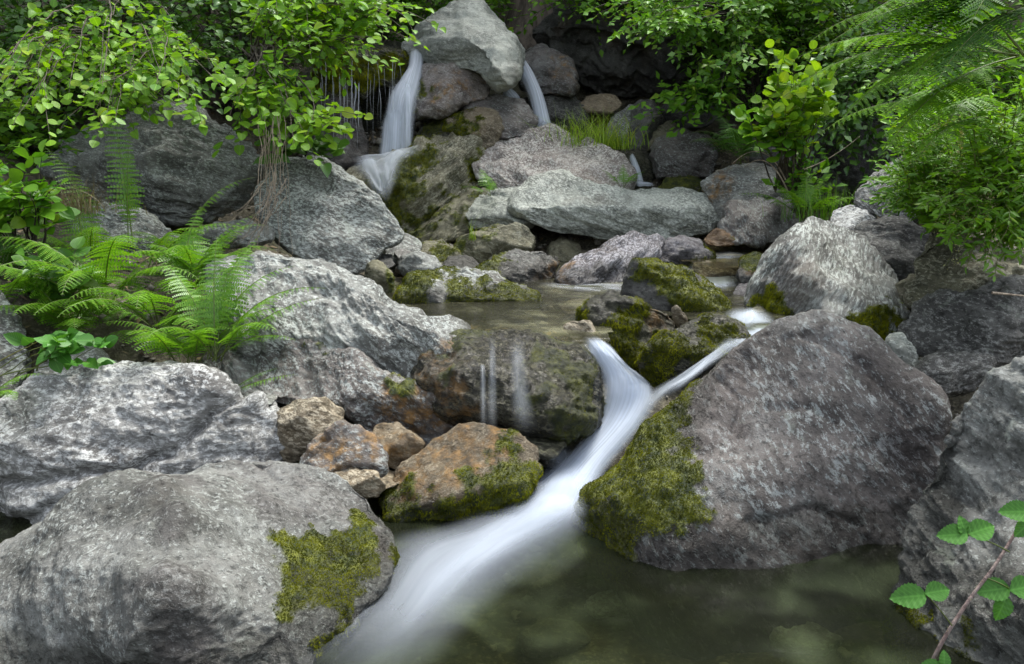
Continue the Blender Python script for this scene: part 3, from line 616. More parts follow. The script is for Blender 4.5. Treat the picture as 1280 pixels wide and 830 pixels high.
def hgt(x, y):
    i = np.clip(np.searchsorted(gx, x) - 1, 0, len(gx) - 2); j = np.clip(np.searchsorted(gy, y) - 1, 0, len(gy) - 2)
    return HG[i, j]

# loose gravel and pebbles in the gaps: nobody could count them
rs = np.random.RandomState(3)
bs, bq = cube_sphere(3); NP = 3600
xx = rs.uniform(-2.6, 2.6, NP); yy = 1.6 + rs.rand(NP) ** .8 * 8; r = .008 + .02 * rs.rand(NP) ** 3 * (1 + yy * .12)
zz = HG[np.clip(np.searchsorted(gx, xx), 0, len(gx) - 1), np.clip(np.searchsorted(gy, yy), 0, len(gy) - 1)]
sc3 = r[:, None] * rs.uniform(.6, 1.3, (NP, 3)) * [1, 1, .7]
VV = (bs[None] * (1 + .25 * rs.normal(size=(NP, len(bs), 1)) * .7) * sc3[:, None]) + np.stack([xx, yy, zz + r * .3], 1)[:, None]
t = NT("gravel_stone"); P_ = t.n("TexCoord").outputs["Object"]; g = t.n("NewGeometry").outputs["Random Per Island"]
c = t.mix(g, (.06, .055, .045), (.30, .28, .23)); c = t.mix(t.ramp(t.noise(P_, 60, 4, .7), .45, .65, 0, .6), c, (.05, .045, .03))
p = t.n("BsdfPrincipled"); t.put(p.inputs[0], c); p.inputs["Roughness"].default_value = .6
o = make_mesh("gravel", VV.reshape(-1, 3), [(bq[None] + (np.arange(NP) * len(bs))[:, None, None]).reshape(-1, 4)], t.done(p.outputs[0]))
tag(o, "loose gravel and pebbles filling gaps between the boulders and the stream bed", "gravel", kind="stuff")

NL = 6500; xx = rs.uniform(-3.2, 3.6, NL); yy = 2.6 + rs.rand(NL) * 6.5
zz = HG[np.clip(np.searchsorted(gx, xx), 0, len(gx) - 1), np.clip(np.searchsorted(gy, yy), 0, len(gy) - 1)]
kp = (zz > .3) | (np.abs(xx) > 1.6); xx, yy, zz = xx[kp], yy[kp], zz[kp]; n_ = len(xx)
a_ = rs.uniform(0, 6.28, n_); L_ = rs.uniform(.015, .05, n_)[:, None]; d_ = np.stack([np.cos(a_), np.sin(a_), rs.normal(size=n_) * .35], 1); s_ = np.stack([-np.sin(a_), np.cos(a_), rs.normal(size=n_) * .5], 1) * rs.choice([.06, .35], n_)[:, None]
c_ = np.stack([xx, yy, zz + .012], 1)
VV = np.stack([c_ - d_ * L_, c_ + s_ * L_ + [0, 0, .004], c_ + d_ * L_, c_ - s_ * L_], 1)
t = NT("dead_leaf"); g = t.n("NewGeometry").outputs["Random Per Island"]; p = t.n("BsdfPrincipled"); t.put(p.inputs[0], t.mix(g, (.07, .045, .02), (.30, .22, .12))); p.inputs["Roughness"].default_value = .7
o = make_mesh("leaf_litter", VV.reshape(-1, 3), [np.arange(n_ * 4).reshape(-1, 4)], t.done(p.outputs[0]), smooth=False)
tag(o, "dead leaves and bits of twig lying in the gaps between the boulders", "leaf litter", kind="stuff")

# ------------------------------------------------------------------ water
def pool_mat(name, tint, murk, murkf, rough, ripple, scale=(3, 7), streak=0.):
    t = NT(name); P_ = t.n("TexCoord").outputs["Object"]
    mp = t.n("Mapping"); t.put(mp.inputs[0], P_); mp.inputs["Scale"].default_value = (scale[0], scale[1], 1)
    n1 = t.noise(mp.outputs[0], 1.0, 4, .55, .6); n2 = t.noise(mp.outputs[0], 5, 3, .6, .3)
    h = t.math('ADD', n1, t.math('MULTIPLY', n2, .25)); b = t.bump(h, ripple, .05)
    tr = t.n("BsdfTransparent"); tr.inputs[0].default_value = (*tint, 1)
    df = t.n("BsdfDiffuse"); t.put(df.inputs[0], t.mix(t.ramp(t.noise(P_, 3.2, 2, .45, .4), .48, .70), murk, tuple(min(1, 5.5 * c_) for c_ in murk)))
    m1 = t.n("MixShader"); t.put(m1.inputs[0], t.ramp(t.noise(P_, 2.2, 3, .55, .5), .3, .7, murkf * .4, murkf)); t.put(m1.inputs[1], tr.outputs[0]); t.put(m1.inputs[2], df.outputs[0])
    gl = t.n("BsdfGlossy"); gl.inputs["Roughness"].default_value = rough; t.put(gl.inputs["Normal"], b)
    fr = t.n("Fresnel"); fr.inputs[0].default_value = 1.33; t.put(fr.inputs["Normal"], b)
    m2 = t.n("MixShader"); t.put(m2.inputs[0], fr.outputs[0]); t.put(m2.inputs[1], m1.outputs[0]); t.put(m2.inputs[2], gl.outputs[0])
    return t.done(m2.outputs[0])
def sheet(name, poly, z, mat, sub=60, wave=.004, dz=None):
    """horizontal water surface over the world outline of a pool"""
    P = np.array(poly, float); x0, y0 = P.min(0); x1, y1 = P.max(0)
    X, Y = np.meshgrid(np.linspace(x0, x1, sub), np.linspace(y0, y1, sub), indexing='ij')
    inside = (poly_sd(X.ravel(), Y.ravel(), poly) > -.06).reshape(X.shape)
    i = np.arange(X.size).reshape(X.shape); Q = np.stack([i[:-1, :-1], i[1:, :-1], i[1:, 1:], i[:-1, 1:]], -1).reshape(-1, 4)
    Q = Q[inside.ravel()[Q].all(1)]
    Z = z + wave * fbm(np.stack([X.ravel() * 3, Y.ravel() * 6, X.ravel() * 0], 1), 3)
    if dz is not None: Z = Z + dz(X.ravel(), Y.ravel())
    o = make_mesh(name, np.stack([X.ravel(), Y.ravel(), Z], 1), [Q], mat); o["kind"] = "structure"; return o
sheet("pool_water", [(-2.2, .2), (3.2, .2), (3.2, 3.3), (.5, 3.3), (-.3, 3.2), (-2.2, 3.0)], 0,
      pool_mat("pool_water", (.48, .52, .34), (.015, .019, .010), .55, .16, .12, (1.2, 2.5)), 90)
def lip(x, y):   # the upper pool's surface bends over its front edge
    return -np.clip(3.86 - y, 0, 1) ** 2 * .6 * (x < .5)
w3 = [tuple(p[:2]) for p in atz(np.array([430,560,640,700,745,770,840,905,985,990,960,860,700,560,440]), np.array([372,408,421,427,428,385,392,408,402,360,330,322,318,322,350]), .487)]
sheet("upper_pool_water", w3, .487, pool_mat("upper_pool_water", (.62, .62, .46), (.075, .075, .048), .4, .14, .35, (2, 9)), 110, dz=lip)
w4 = [tuple(p[:2]) for p in atz(np.array([840,1010,1020,905,850]), np.array([300,296,315,336,325]), .60)]
sheet("channel_water", w4, .60, pool_mat("channel_water", (.62, .60, .40), (.12, .10, .04), .35, .12, .3, (2, 9)), 30)

def silk_mat(name, strength, fx, fy, tint=(.80, .86, .93), edge=.35, soft=.4):
    t = NT(name); a = t.attr("luv").outputs["Vector"]; u, v, e2 = t.sep(a)
    cb = t.n("CombineXYZ"); t.put(cb.inputs[0], t.math('MULTIPLY', u, fx)); t.put(cb.inputs[1], t.math('MULTIPLY', v, fy))
    t.put(cb.inputs[2], t.math('MULTIPLY', t.n("NewGeometry").outputs["Random Per Island"], 9.))
    n = t.noise(cb.outputs[0], 1., 4, .55, .15); n2 = t.noise(cb.outputs[0], .35, 2, .5)
    ef = t.math('MULTIPLY', t.ramp(u, 0, edge, 0, 1), t.ramp(u, 1 - edge, 1, 1, 0))
    al = t.math('MULTIPLY', t.math('MULTIPLY', ef, e2), t.ramp(t.math('ADD', t.math('MULTIPLY', n, .65), t.math('MULTIPLY', n2, .35)), .5 - soft * .5, .5 + soft * .4, strength * .25, strength))
    d = t.n("BsdfDiffuse"); d.inputs[0].default_value = (*tint, 1); tl = t.n("BsdfTranslucent"); tl.inputs[0].default_value = (*tint, 1)
    m = t.n("MixShader"); m.inputs[0].default_value = .4; t.put(m.inputs[1], d.outputs[0]); t.put(m.inputs[2], tl.outputs[0])
    tr = t.n("BsdfTransparent"); m2 = t.n("MixShader"); t.put(m2.inputs[0], al); t.put(m2.inputs[1], tr.outputs[0]); t.put(m2.inputs[2], m.outputs[0])
    return t.done(m2.outputs[0])
def crom(P, n):
    P = np.asarray(P, float); P = np.concatenate([[2 * P[0] - P[1]], P, [2 * P[-1] - P[-2]]]); m = len(P) - 3
    s = np.linspace(0, m, n); i = np.minimum(s.astype(int), m - 1); t_ = (s - i)[:, None]
    a, b, c, d = P[i], P[i + 1], P[i + 2], P[i + 3]
    return .5 * ((2 * b) + (-a + c) * t_ + (2 * a - 5 * b + 4 * c - d) * t_ ** 2 + (-a + 3 * b - 3 * c + d) * t_ ** 3)
def ribbon(L, R, nv=60, nu=16, bulge=.03, layers=2, gap=.02, fade=(.1, .1), up=(0, -.5, 1), wob=.01, seed=0):
    """water body between two banks: L, R lists of world points down the flow"""
    L, R = crom(L, nv), crom(R, nv); u = np.linspace(0, 1, nu); v = np.linspace(0, 1, nv)
    upv = np.array(up, float); upv /= np.linalg.norm(upv); VV, UV, FF = [], [], []
    for l in range(layers):
        G = L[:, None] * (1 - u)[None, :, None] + R[:, None] * u[None, :, None]
        h = bulge * np.sin(u * math.pi)[None] - l * gap + wob * fbm(np.stack([np.repeat(v * 2, nu), np.tile(u * 3, nv), np.full(nu * nv, seed + l * 3.)], 1), 3).reshape(nv, nu)
        G = G + h[..., None] * upv
        e2 = (sstep(0, max(fade[0], 1e-4), v) * (1 - sstep(1 - max(fade[1], 1e-4), 1, v)))
        U = np.stack([np.tile(u, nv), np.repeat(v, nu), np.repeat(e2, nu)], 1)
        i = np.arange(nv * nu).reshape(nv, nu) + l * nv * nu
        VV.append(G.reshape(-1, 3)); UV.append(U); FF.append(np.stack([i[:-1, :-1], i[:-1, 1:], i[1:, 1:], i[1:, :-1]], -1).reshape(-1, 4))
    return np.concatenate(VV), np.concatenate(UV), np.concatenate(FF)
def pts(*a): return [at(x, y, d) for x, y, d in a]
def ptz(*a): return [atz(x, y, z) for x, y, z in a]
def flow(name, label, ribs, mat, cat="water"):
    V, U, F, off = [], [], [], 0
    for v_, u_, f_ in ribs: V.append(v_); U.append(u_); F.append(f_ + off); off += len(v_)
    V = np.concatenate(V); o = make_mesh(name, V, [np.concatenate(F)], mat, None, {"luv": np.concatenate(U)}, True, V.mean(0) * [1, 1, 0] + [0, 0, V[:, 2].min()])
    tag(o, label, cat); return o
silk = silk_mat("silky_white_water", .93, 20, .8, tint=(.70, .78, .90), soft=.95, edge=.3)
foam = silk_mat("spreading_foam", .66, 5, 1.6, tint=(.70, .78, .90), soft=1., edge=.5)
rill = silk_mat("rill_water", .68, 5, 1.6, tint=(.72, .80, .9), soft=.9, edge=.4)
thin = silk_mat("thin_trickle_water", .42, 3, 2.2, soft=1.1, edge=.5)
fall = silk_mat("falling_water", .92, 20, .4, tint=(.78, .85, .94), soft=.85, edge=.25)
flow("cascade", "silky white main cascade pouring between the dark wet rock and the giant boulder", [
    ribbon(ptz((724,424,.487),(742,445,.44),(750,480,.34),(738,530,.18),(695,582,.06),(640,622,.03)), ptz((762,428,.487),(786,458,.42),(822,490,.31),(806,530,.20),(760,585,.08),(728,645,.03)), 70, 20, .03, 3, .022, (.08, .12), wob=.02),
    ], silk)
flow("side_stream", "thin veil of water slipping between the moss bellied rock and the giant rounded boulder", [
    ribbon(ptz((920,404,.47),(888,438,.42),(850,465,.36),(812,490,.28),(775,530,.17)), ptz((955,406,.47),(922,436,.42),(878,468,.36),(836,498,.28),(798,545,.14)), 50, 16, .012, 1, .0, (.4, .3), wob=.02),
    ribbon(ptz((900,430,.43),(856,470,.36),(818,495,.28)), ptz((910,436,.43),(870,474,.36),(832,502,.28)), 40, 8, .025, 1, .0, (.4, .4), wob=.01, seed=3)], rill)
flow("foam_fan", "white foam fanning out over the lower pool from the main cascade", [
    ribbon(ptz((688,575,.050),(640,612,.035),(560,650,.026),(485,668,.022),(440,735,.020),(380,795,.020),(310,870,.020)), ptz((762,580,.045),(764,640,.035),(705,690,.026),(645,738,.022),(590,790,.020),(550,840,.020),(520,900,.020)), 70, 30, .010, 1, .0, (.10, .45), up=(0,0,1), wob=.004),
    ribbon(ptz((690,560,.085),(640,620,.065),(575,672,.060),(510,725,.055),(450,800,.050)), ptz((750,570,.085),(744,642,.065),(660,690,.060),(600,740,.055),(550,800,.050)), 60, 24, .012, 1, .0, (.2, .5), up=(0,0,1), wob=.006),
    ribbon(ptz((665,612,.10),(650,630,.09),(600,668,.08)), ptz((738,618,.10),(735,645,.09),(668,672,.08)), 40, 16, .012, 1, .0, (.35, .6), up=(0,0,1), wob=.004)], foam)
flow("trickle", "thin threads of water running down the face of the dark wet rock", [
    ribbon(pts((x,416 + y0,3.24),(x + 1,470,3.06),(x + dx,548,3.04)), pts((x + w_,416 + y0,3.24),(x + w_ + 1,470,3.06),(x + dx + w_ * 1.5,548,3.04)), 30, 8, .012, 1, .0, (.5,.3), wob=.02) for x, w_, dx, y0 in ((608,13,-3,0),(634,26,4,5),(598,9,0,40))], thin)
flow("side_foam", "milky rill curling round the low wet stone below the trickles", [
    ribbon(ptz((625,545,.13),(650,562,.10),(675,572,.07),(690,590,.05)), ptz((640,528,.14),(690,545,.10),(715,560,.07),(722,585,.05)), 30, 10, .01, 2, .01, (.2,.2), up=(0,0,1))], foam)
flow("channel_rapid", "small white rapid stepping down the upper channel past the mossy wedge rock", [
    ribbon(ptz((872,318,.61),(858,332,.57),(862,348,.50),(875,362,.49)), ptz((945,312,.61),(935,328,.58),(930,348,.50),(925,362,.49)), 40, 14, .01, 2, .01, (.35,.2), up=(0,0,1))], rill)
flow("channel_rapid", "white water swirling past the left foot of the peaked boulder", [
    ribbon(ptz((905,385,.50),(900,400,.49),(915,412,.47),(880,440,.44)), ptz((960,385,.52),(975,402,.49),(990,412,.46),(930,450,.42)), 40, 14, .01, 2, .01, (.25,.25), up=(0,0,1)),
    ribbon(ptz((925,390,.52),(920,403,.50),(900,415,.47)), ptz((945,384,.53),(950,400,.50),(945,415,.47)), 20, 8, .015, 1, .01, (.3,.4), up=(0,0,1))], rill)
flow("shore_foam", "thin white foam line where the channel enters the upper pool", [
    ribbon(ptz((660,352,.488),(760,352,.488),(800,356,.488)), ptz((690,362,.488),(760,364,.488),(800,372,.488)), 30, 8, .0, 1, .01, (.2,.2), up=(0,0,1)),
    ribbon(ptz((700,360,.488),(740,366,.488),(790,376,.488)), ptz((700,352,.488),(745,354,.488),(795,352,.488)), 30, 8, .0, 1, .01, (.2,.3), up=(0,0,1))], thin)
flow("waterfall", "left waterfall, a white veil dropping into the mossy alcove", [
    ribbon(pts((511,66,8.75),(508,84,8.6),(498,98,8.4),(485,118,8.25),(479,155,8.15),(476,200,8.05)), pts((530,66,8.75),(530,84,8.6),(526,110,8.4),(521,135,8.25),(518,160,8.15),(517,198,8.05)), 60, 20, .05, 2, .05, (.06,.03), wob=.03),
    ribbon(pts((478,140,8.2),(474,170,8.1),(470,200,8.0)), pts((505,120,8.2),(504,160,8.1),(503,200,8.0)), 40, 12, .03, 1, .0, (.4,.04), wob=.03, seed=4),
    ribbon(pts((505,100,8.3),(506,150,8.1),(506,200,8.0)), pts((514,100,8.3),(514,150,8.1),(515,200,8.0)), 40, 8, .02, 1, .0, (.2,.04), wob=.02, seed=6)], fall)
flow("slide", "white water sliding down the rock below the left waterfall", [
    ribbon(pts((428,208,7.75),(444,220,7.5),(460,240,7.3),(474,262,7.15)), pts((530,186,7.95),(512,200,7.6),(498,224,7.35),(486,258,7.12)), 40, 18, .05, 1, .0, (.12,.3), wob=.06, seed=1),
    ribbon(pts((436,207,7.7),(450,220,7.45),(463,238,7.25),(474,258,7.1)), pts((480,197,7.85),(480,210,7.5),(482,230,7.25),(483,252,7.08)), 40, 12, .04, 1, .0, (.15,.3), wob=.05, seed=3),
    ribbon(pts((470,198,7.9),(474,212,7.5),(476,232,7.25),(478,250,7.1)), pts((524,187,7.9),(505,204,7.5),(494,224,7.25),(487,246,7.1)), 40, 12, .04, 1, .0, (.12,.35), wob=.05, seed=5),
    ribbon(pts((440,200,8.0),(480,193,8.0),(528,184,8.0)), pts((442,212,7.7),(484,206,7.7),(530,196,7.75)), 30, 10, .06, 1, .0, (.25,.25), wob=.03, seed=8)], silk_mat("sliding_water", .7, 7, 1.1, tint=(.76, .83, .92), soft=1.1, edge=.45))
flow("waterfall", "right waterfall, a smooth white arc beside the topmost boulder", [
    ribbon(pts((646,80,9.1),(652,95,8.9),(662,120,8.75),(670,162,8.6)), pts((654,72,9.1),(668,92,8.9),(682,125,8.75),(692,160,8.6)), 50, 14, .06, 3, .05, (.02,.03)),
    ribbon(pts((626,118,8.95),(630,122,8.9),(640,130,8.85)), pts((642,112,8.95),(648,118,8.9),(655,130,8.85)), 20, 8, .04, 2, .02, (.1,.3))], fall)
flow("waterfall", "smallest waterfall, a short white spout right of the grass tuft", [
    ribbon(pts((786,196,8.2),(790,210,8.0),(794,230,7.9)), pts((793,194,8.2),(800,210,8.0),(806,230,7.9)), 30, 8, .03, 2, .02, (.05,.05)),
    ribbon(pts((792,226,7.9),(815,228,7.9)), pts((795,233,7.8),(820,232,7.8)), 12, 6, .01, 2, .01, (.2,.4), up=(0,0,1))], fall)
rs = np.random.RandomState(21); ribs = []
for i in range(32):
    x = rs.uniform(402, 500); y0 = rs.uniform(70, 112); y1 = min(205, y0 + rs.uniform(25, 130)); w_ = rs.choice([.4, .7, 1.7], p=[.45, .4, .15]); dd = rs.uniform(8.15, 8.45); jx = rs.normal(0, 1.2, 4)
    ys_ = np.linspace(y0, y1, 4); ribs.append(ribbon(pts(*[(x + jx[k], ys_[k], dd) for k in range(4)]), pts(*[(x + jx[k] + w_ * (1.5 - k * .3), ys_[k], dd) for k in range(4)]), 16, 3, .004, 1, .01, (.1, .4), up=(0, -1, 0), wob=0))
flow("drips", "curtain of thin water threads dripping from the mossy lip", ribs, silk_mat("dripping_water", .8, 1, 9, soft=1.2, edge=.2))["kind"] = "stuff"
# ------------------------------------------------------------------ plants
def leaf_mat(name, lo, hi, vein=.0, trans=.4, gloss=.05, rough=.4):
    t = NT(name); P = t.n("TexCoord").outputs["Object"]; g = t.n("NewGeometry").outputs["Random Per Island"]
    c = t.mix(t.math('ADD', t.math('MULTIPLY', g, .75), t.math('MULTIPLY', t.ramp(t.noise(P, 3.5, 2), .35, .65), .3)), lo, hi)
    wn_ = t.n("TexWhiteNoise", noise_dimensions='1D'); t.put(wn_.inputs["W"], g)
    c = t.mix(t.ramp(wn_.outputs["Value"], .86, .99, 0, .5), c, (min(1, hi[0] * 1.7), hi[1] * 1.05, hi[2]))
    c = t.mix(t.ramp(t.noise(P, 45, 3, .7), .55, .72, 0, .35), c, tuple(x * .55 for x in lo))
    if vein:
        u, v, w = t.sep(t.attr("luv").outputs["Vector"])
        au = t.math('ABSOLUTE', u)
        s = t.math('SINE', t.math('MULTIPLY', t.math('SUBTRACT', v, t.math('MULTIPLY', au, .55)), 44.))
        vn = t.math('MAXIMUM', t.ramp(s, .55, 1., 0, .6), t.ramp(au, .02, .09, 1, 0))
        c = t.mix(t.math('MULTIPLY', vn, vein), c, tuple(min(1, x * 1.9 + .03) for x in hi))
    d = t.n("BsdfDiffuse"); t.put(d.inputs[0], c); tl = t.n("BsdfTranslucent")
    t.put(tl.inputs[0], t.mix(1., c, (1.0, 1.0, .45), 'MULTIPLY'))
    m = t.n("MixShader"); m.inputs[0].default_value = trans; t.put(m.inputs[1], d.outputs[0]); t.put(m.inputs[2], tl.outputs[0])
    gl = t.n("BsdfGlossy"); gl.inputs["Roughness"].default_value = rough; gl.inputs[0].default_value = (.9, 1, .9, 1)
    m2 = t.n("MixShader"); m2.inputs[0].default_value = gloss; t.put(m2.inputs[1], m.outputs[0]); t.put(m2.inputs[2], gl.outputs[0])
    return t.done(m2.outputs[0])
def bark_mat(name, a, b, sc_=14):
    t = NT(name); P = t.n("TexCoord").outputs["Object"]; mp = t.n("Mapping"); t.put(mp.inputs[0], P); mp.inputs["Scale"].default_value = (1, 1, .2)
    n = t.noise(mp.outputs[0], sc_, 5, .7); c = t.mix(t.ramp(n, .35, .65), a, b); p = t.n("BsdfPrincipled"); t.put(p.inputs[0], c); p.inputs["Roughness"].default_value = .85
    t.put(p.inputs["Normal"], t.bump(n, .8, .03)); return t.done(p.outputs[0])
L_ALDER = leaf_mat("alder_leaf", (.06, .20, .008), (.24, .46, .018), .3, .5, .03, .5)
L_ALDER2 = leaf_mat("shade_coloured_alder_leaf", (.03, .11, .012), (.10, .23, .022), .2, .3, .06)  # darker copy of the alder leaf, shade put into its colour
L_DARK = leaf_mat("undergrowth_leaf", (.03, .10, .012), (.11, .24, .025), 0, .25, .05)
L_MID = leaf_mat("shrub_leaf", (.05, .17, .012), (.17, .36, .025), 0, .4, .02)
L_LIME = leaf_mat("lime_leaf", (.10, .25, .008), (.27, .45, .02), .2, .5, .03)
L_FERN = leaf_mat("fern_leaf", (.08, .22, .014), (.18, .38, .03), 0, .45, .03)
L_FERND = leaf_mat("shade_coloured_fern_leaf", (.03, .095, .015), (.07, .18, .025), 0, .35, .03)  # darker copy of the fern leaf with the shade in its greens
L_HERB = leaf_mat("herb_leaf", (.08, .22, .010), (.19, .40, .02), .0, .5, .03)
L_GRASS = leaf_mat("grass_blade", (.16, .30, .02), (.38, .55, .06), 0, .4, .03)
L_BRAM = leaf_mat("bramble_leaf", (.035, .13, .02), (.08, .24, .03), .3, .35, .02)
L_FLOW = leaf_mat("seed_head", (.30, .32, .12), (.5, .5, .25), 0, .3, .02)
BARK = bark_mat("twig_bark", (.035, .028, .02), (.12, .10, .075)); BARKD = bark_mat("dark_twig_bark", (.012, .010, .007), (.05, .042, .03))
ROOT = bark_mat("root_bark", (.20, .16, .12), (.42, .35, .27), 30); FSTEM = leaf_mat("green_stem", (.07, .10, .02), (.14, .18, .04), 0, .2)

def unit(v): return v / np.maximum(np.linalg.norm(v, axis=-1, keepdims=True), 1e-9)
def leaf_tpl(kind):
    """flat template: x across, y along (0..1), z up; returns verts, quads, uv"""
    if kind == 'ovate': ys = [0, .12, .32, .55, .78, .93, 1.]; ws = [.0, .20, .36, .38, .28, .13, .0]; cur = .16
    elif kind == 'round': ys = [0, .08, .30, .58, .82, .95, 1.]; ws = [.0, .22, .41, .46, .36, .17, .04]; cur = .12
    elif kind == 'lance': ys = [0, .3, .7, 1.]; ws = [.0, .15, .12, .0]; cur = .2
    elif kind == 'small': ys = [0, .4, 1.]; ws = [.03, .30, .0]; cur = .12
    elif kind == 'heart': ys = [-.06, .04, .25, .5, .75, .92, 1.]; ws = [.14, .34, .44, .40, .26, .10, .0]; cur = .14
    V, U = [], []
    for y, w in zip(ys, ws):
        z = -cur * y * y
        for s in (-1, 0, 1): V.append((s * w, y, z + abs(s) * w * .32)); U.append((s * w * 2, y, 0))
    F = [(3 * i + a, 3 * i + a + 1, 3 * i + a + 4, 3 * i + a + 3) for i in range(len(ys) - 1) for a in (0, 1)]
    return np.array(V, float), np.array(F), np.array(U, float)
TPL = {k: leaf_tpl(k) for k in ('ovate', 'round', 'lance', 'small', 'heart')}
def leaves_arrays(kind, pos, d, nrm, size):
    V, F, U = TPL[kind]; d = unit(d); n = unit(nrm - (nrm * d).sum(1)[:, None] * d); x = np.cross(d, n)
    W = V[None, :, 0, None] * x[:, None] + V[None, :, 1, None] * d[:, None] + V[None, :, 2, None] * n[:, None]
    rr = np.random.RandomState(len(pos)); cv = rr.uniform(-.6, 2.2, (len(pos), 1, 1)) * V[None, :, 2, None]; W = W + (cv - V[None, :, 2, None]) * n[:, None]
    W = W * np.asarray(size)[:, None, None] + pos[:, None]
    k = len(V); N = len(pos)
    return W.reshape(-1, 3), (F[None] + (np.arange(N) * k)[:, None, None]).reshape(-1, 4), np.tile(U, (N, 1))
def tubes(curves, radii, ns=5):
    """curves: list of (k,3); radii: list of (k,)"""
    VV, FF, off = [], [], 0; a = np.linspace(0, 2 * math.pi, ns + 1)[:-1]
    for C, R in zip(curves, radii):
        C = np.asarray(C, float); T = unit(np.gradient(C, axis=0)); ref = np.array([.31, .22, .93]) if abs(T[0, 2]) < .9 else np.array([1., .1, 0])
        s = unit(np.cross(T, ref)); b = np.cross(T, s)
        P = C[:, None] + (np.cos(a)[None, :, None] * s[:, None] + np.sin(a)[None, :, None] * b[:, None]) * np.asarray(R)[:, None, None]
        k = len(C); i = np.arange(k * ns).reshape(k, ns); j = np.roll(i, -1, 1)
        FF.append(np.stack([i[:-1], j[:-1], j[1:], i[1:]], -1).reshape(-1, 4) + off); VV.append(P.reshape(-1, 3)); off += k * ns
    return np.concatenate(VV), np.concatenate(FF)
def bez(a, b, c, n): t_ = np.linspace(0, 1, n)[:, None]; return (1 - t_) ** 2 * a + 2 * t_ * (1 - t_) * b + t_ ** 2 * c
def part(name, V, F, mat, root, attrs=None, smooth=True):
    o = make_mesh(name, np.asarray(V) - np.array(root.location), F, mat, root, attrs, smooth); return o
def shrub(name, label, cat, poly, D0, D1, base, nb, kind, size, mat, seed, bark=None, tw=7, twl=.22, perleaf=.05, tilt=.5, rise=.35, r0=.010, group=None, leafstart=.4, stems=None, face=0.):
    """branches from a base to points spread through a region in depth; twigs and single leaves along them"""
    rs = np.random.RandomState(seed); bark = bark or BARKD
    P = np.array(poly, float); b0 = at(*base); root = empty(name, b0); tag(root, label, cat, group)
    tips = []
    while len(tips) < nb:
        x, y = rs.uniform(*[P[:, 0].min(), P[:, 0].max()]), rs.uniform(P[:, 1].min(), P[:, 1].max())
        if poly_sd(np.array([x]), np.array([y]), poly)[0] > 0: tips.append(at(x, y, rs.uniform(D0, D1)))
    cur, rad, lp, ld, ln = [], [], [], [], []
    for k, tp in enumerate(tips):
        st = b0 + rs.normal(size=3) * [.06, .06, .0] if stems is None else at(*stems[k % len(stems)]) + rs.normal(size=3) * .03
        L = np.linalg.norm(tp - st); mid = (st + tp) / 2 + np.array([0, 0, rise * L * rs.uniform(.3, 1)]) + rs.normal(size=3) * L * .08
        n = 14; C = bez(st, mid, tp, n) + np.cumsum(rs.normal(size=(n, 3)) * L * .006, 0); cur.append(C); rad.append(np.linspace(r0, .0016, n) * rs.uniform(.6, 1.1))
        for j in range(tw):
            s = leafstart + (1 - leafstart) * (j + rs.rand()) / tw; i = min(int(s * (n - 1)), n - 2); p = C[i] + (C[i + 1] - C[i]) * (s * (n - 1) - i)
            bd = unit(C[i + 1] - C[i]); rd = rs.normal(size=3) * [1, 1, .45]; td = unit(bd * .7 + unit(rd) * .9); l = twl * rs.uniform(.5, 1.2) * (1.2 - .5 * s)
            if j == tw - 1: p, td = C[-1], bd
            m = 6; sag = np.array([0, 0, -1]) * rs.uniform(.0, .35) * l
            TC = p + td * l * np.linspace(0, 1, m)[:, None] + sag * (np.linspace(0, 1, m) ** 2)[:, None]; cur.append(TC); rad.append(np.linspace(.0022, .0009, m))
            nl = max(3, int(l / perleaf)); q = (np.arange(nl) + .6) / nl
            pos = p + td * l * q[:, None] + sag * (q ** 2)[:, None]
            side = unit(np.cross(td, [0, 0, 1.])) * np.where(np.arange(nl) % 2, 1, -1)[:, None]
            dd = unit(td * rs.uniform(.3, .8, (nl, 1)) + side * .9 + rs.normal(size=(nl, 3)) * .25 - np.array([0, 0, .12]))
            dd[-1] = td; lp.append(pos); ld.append(dd)
            ln.append(np.array([0, -face, 1.]) + rs.normal(size=(nl, 3)) * tilt)
    pos, dd, nn = map(np.concatenate, (lp, ld, ln)); N = len(pos)
    V, F, U = leaves_arrays(kind, pos, dd, nn, size * rs.uniform(.55, 1.15, N))
    part("foliage", V, [F], mat, root, {"luv": U}, smooth=kind in ('ovate', 'round', 'heart'))
    V, F = tubes(cur, rad, 4); part("branches", V, [F], bark, root)
    return root

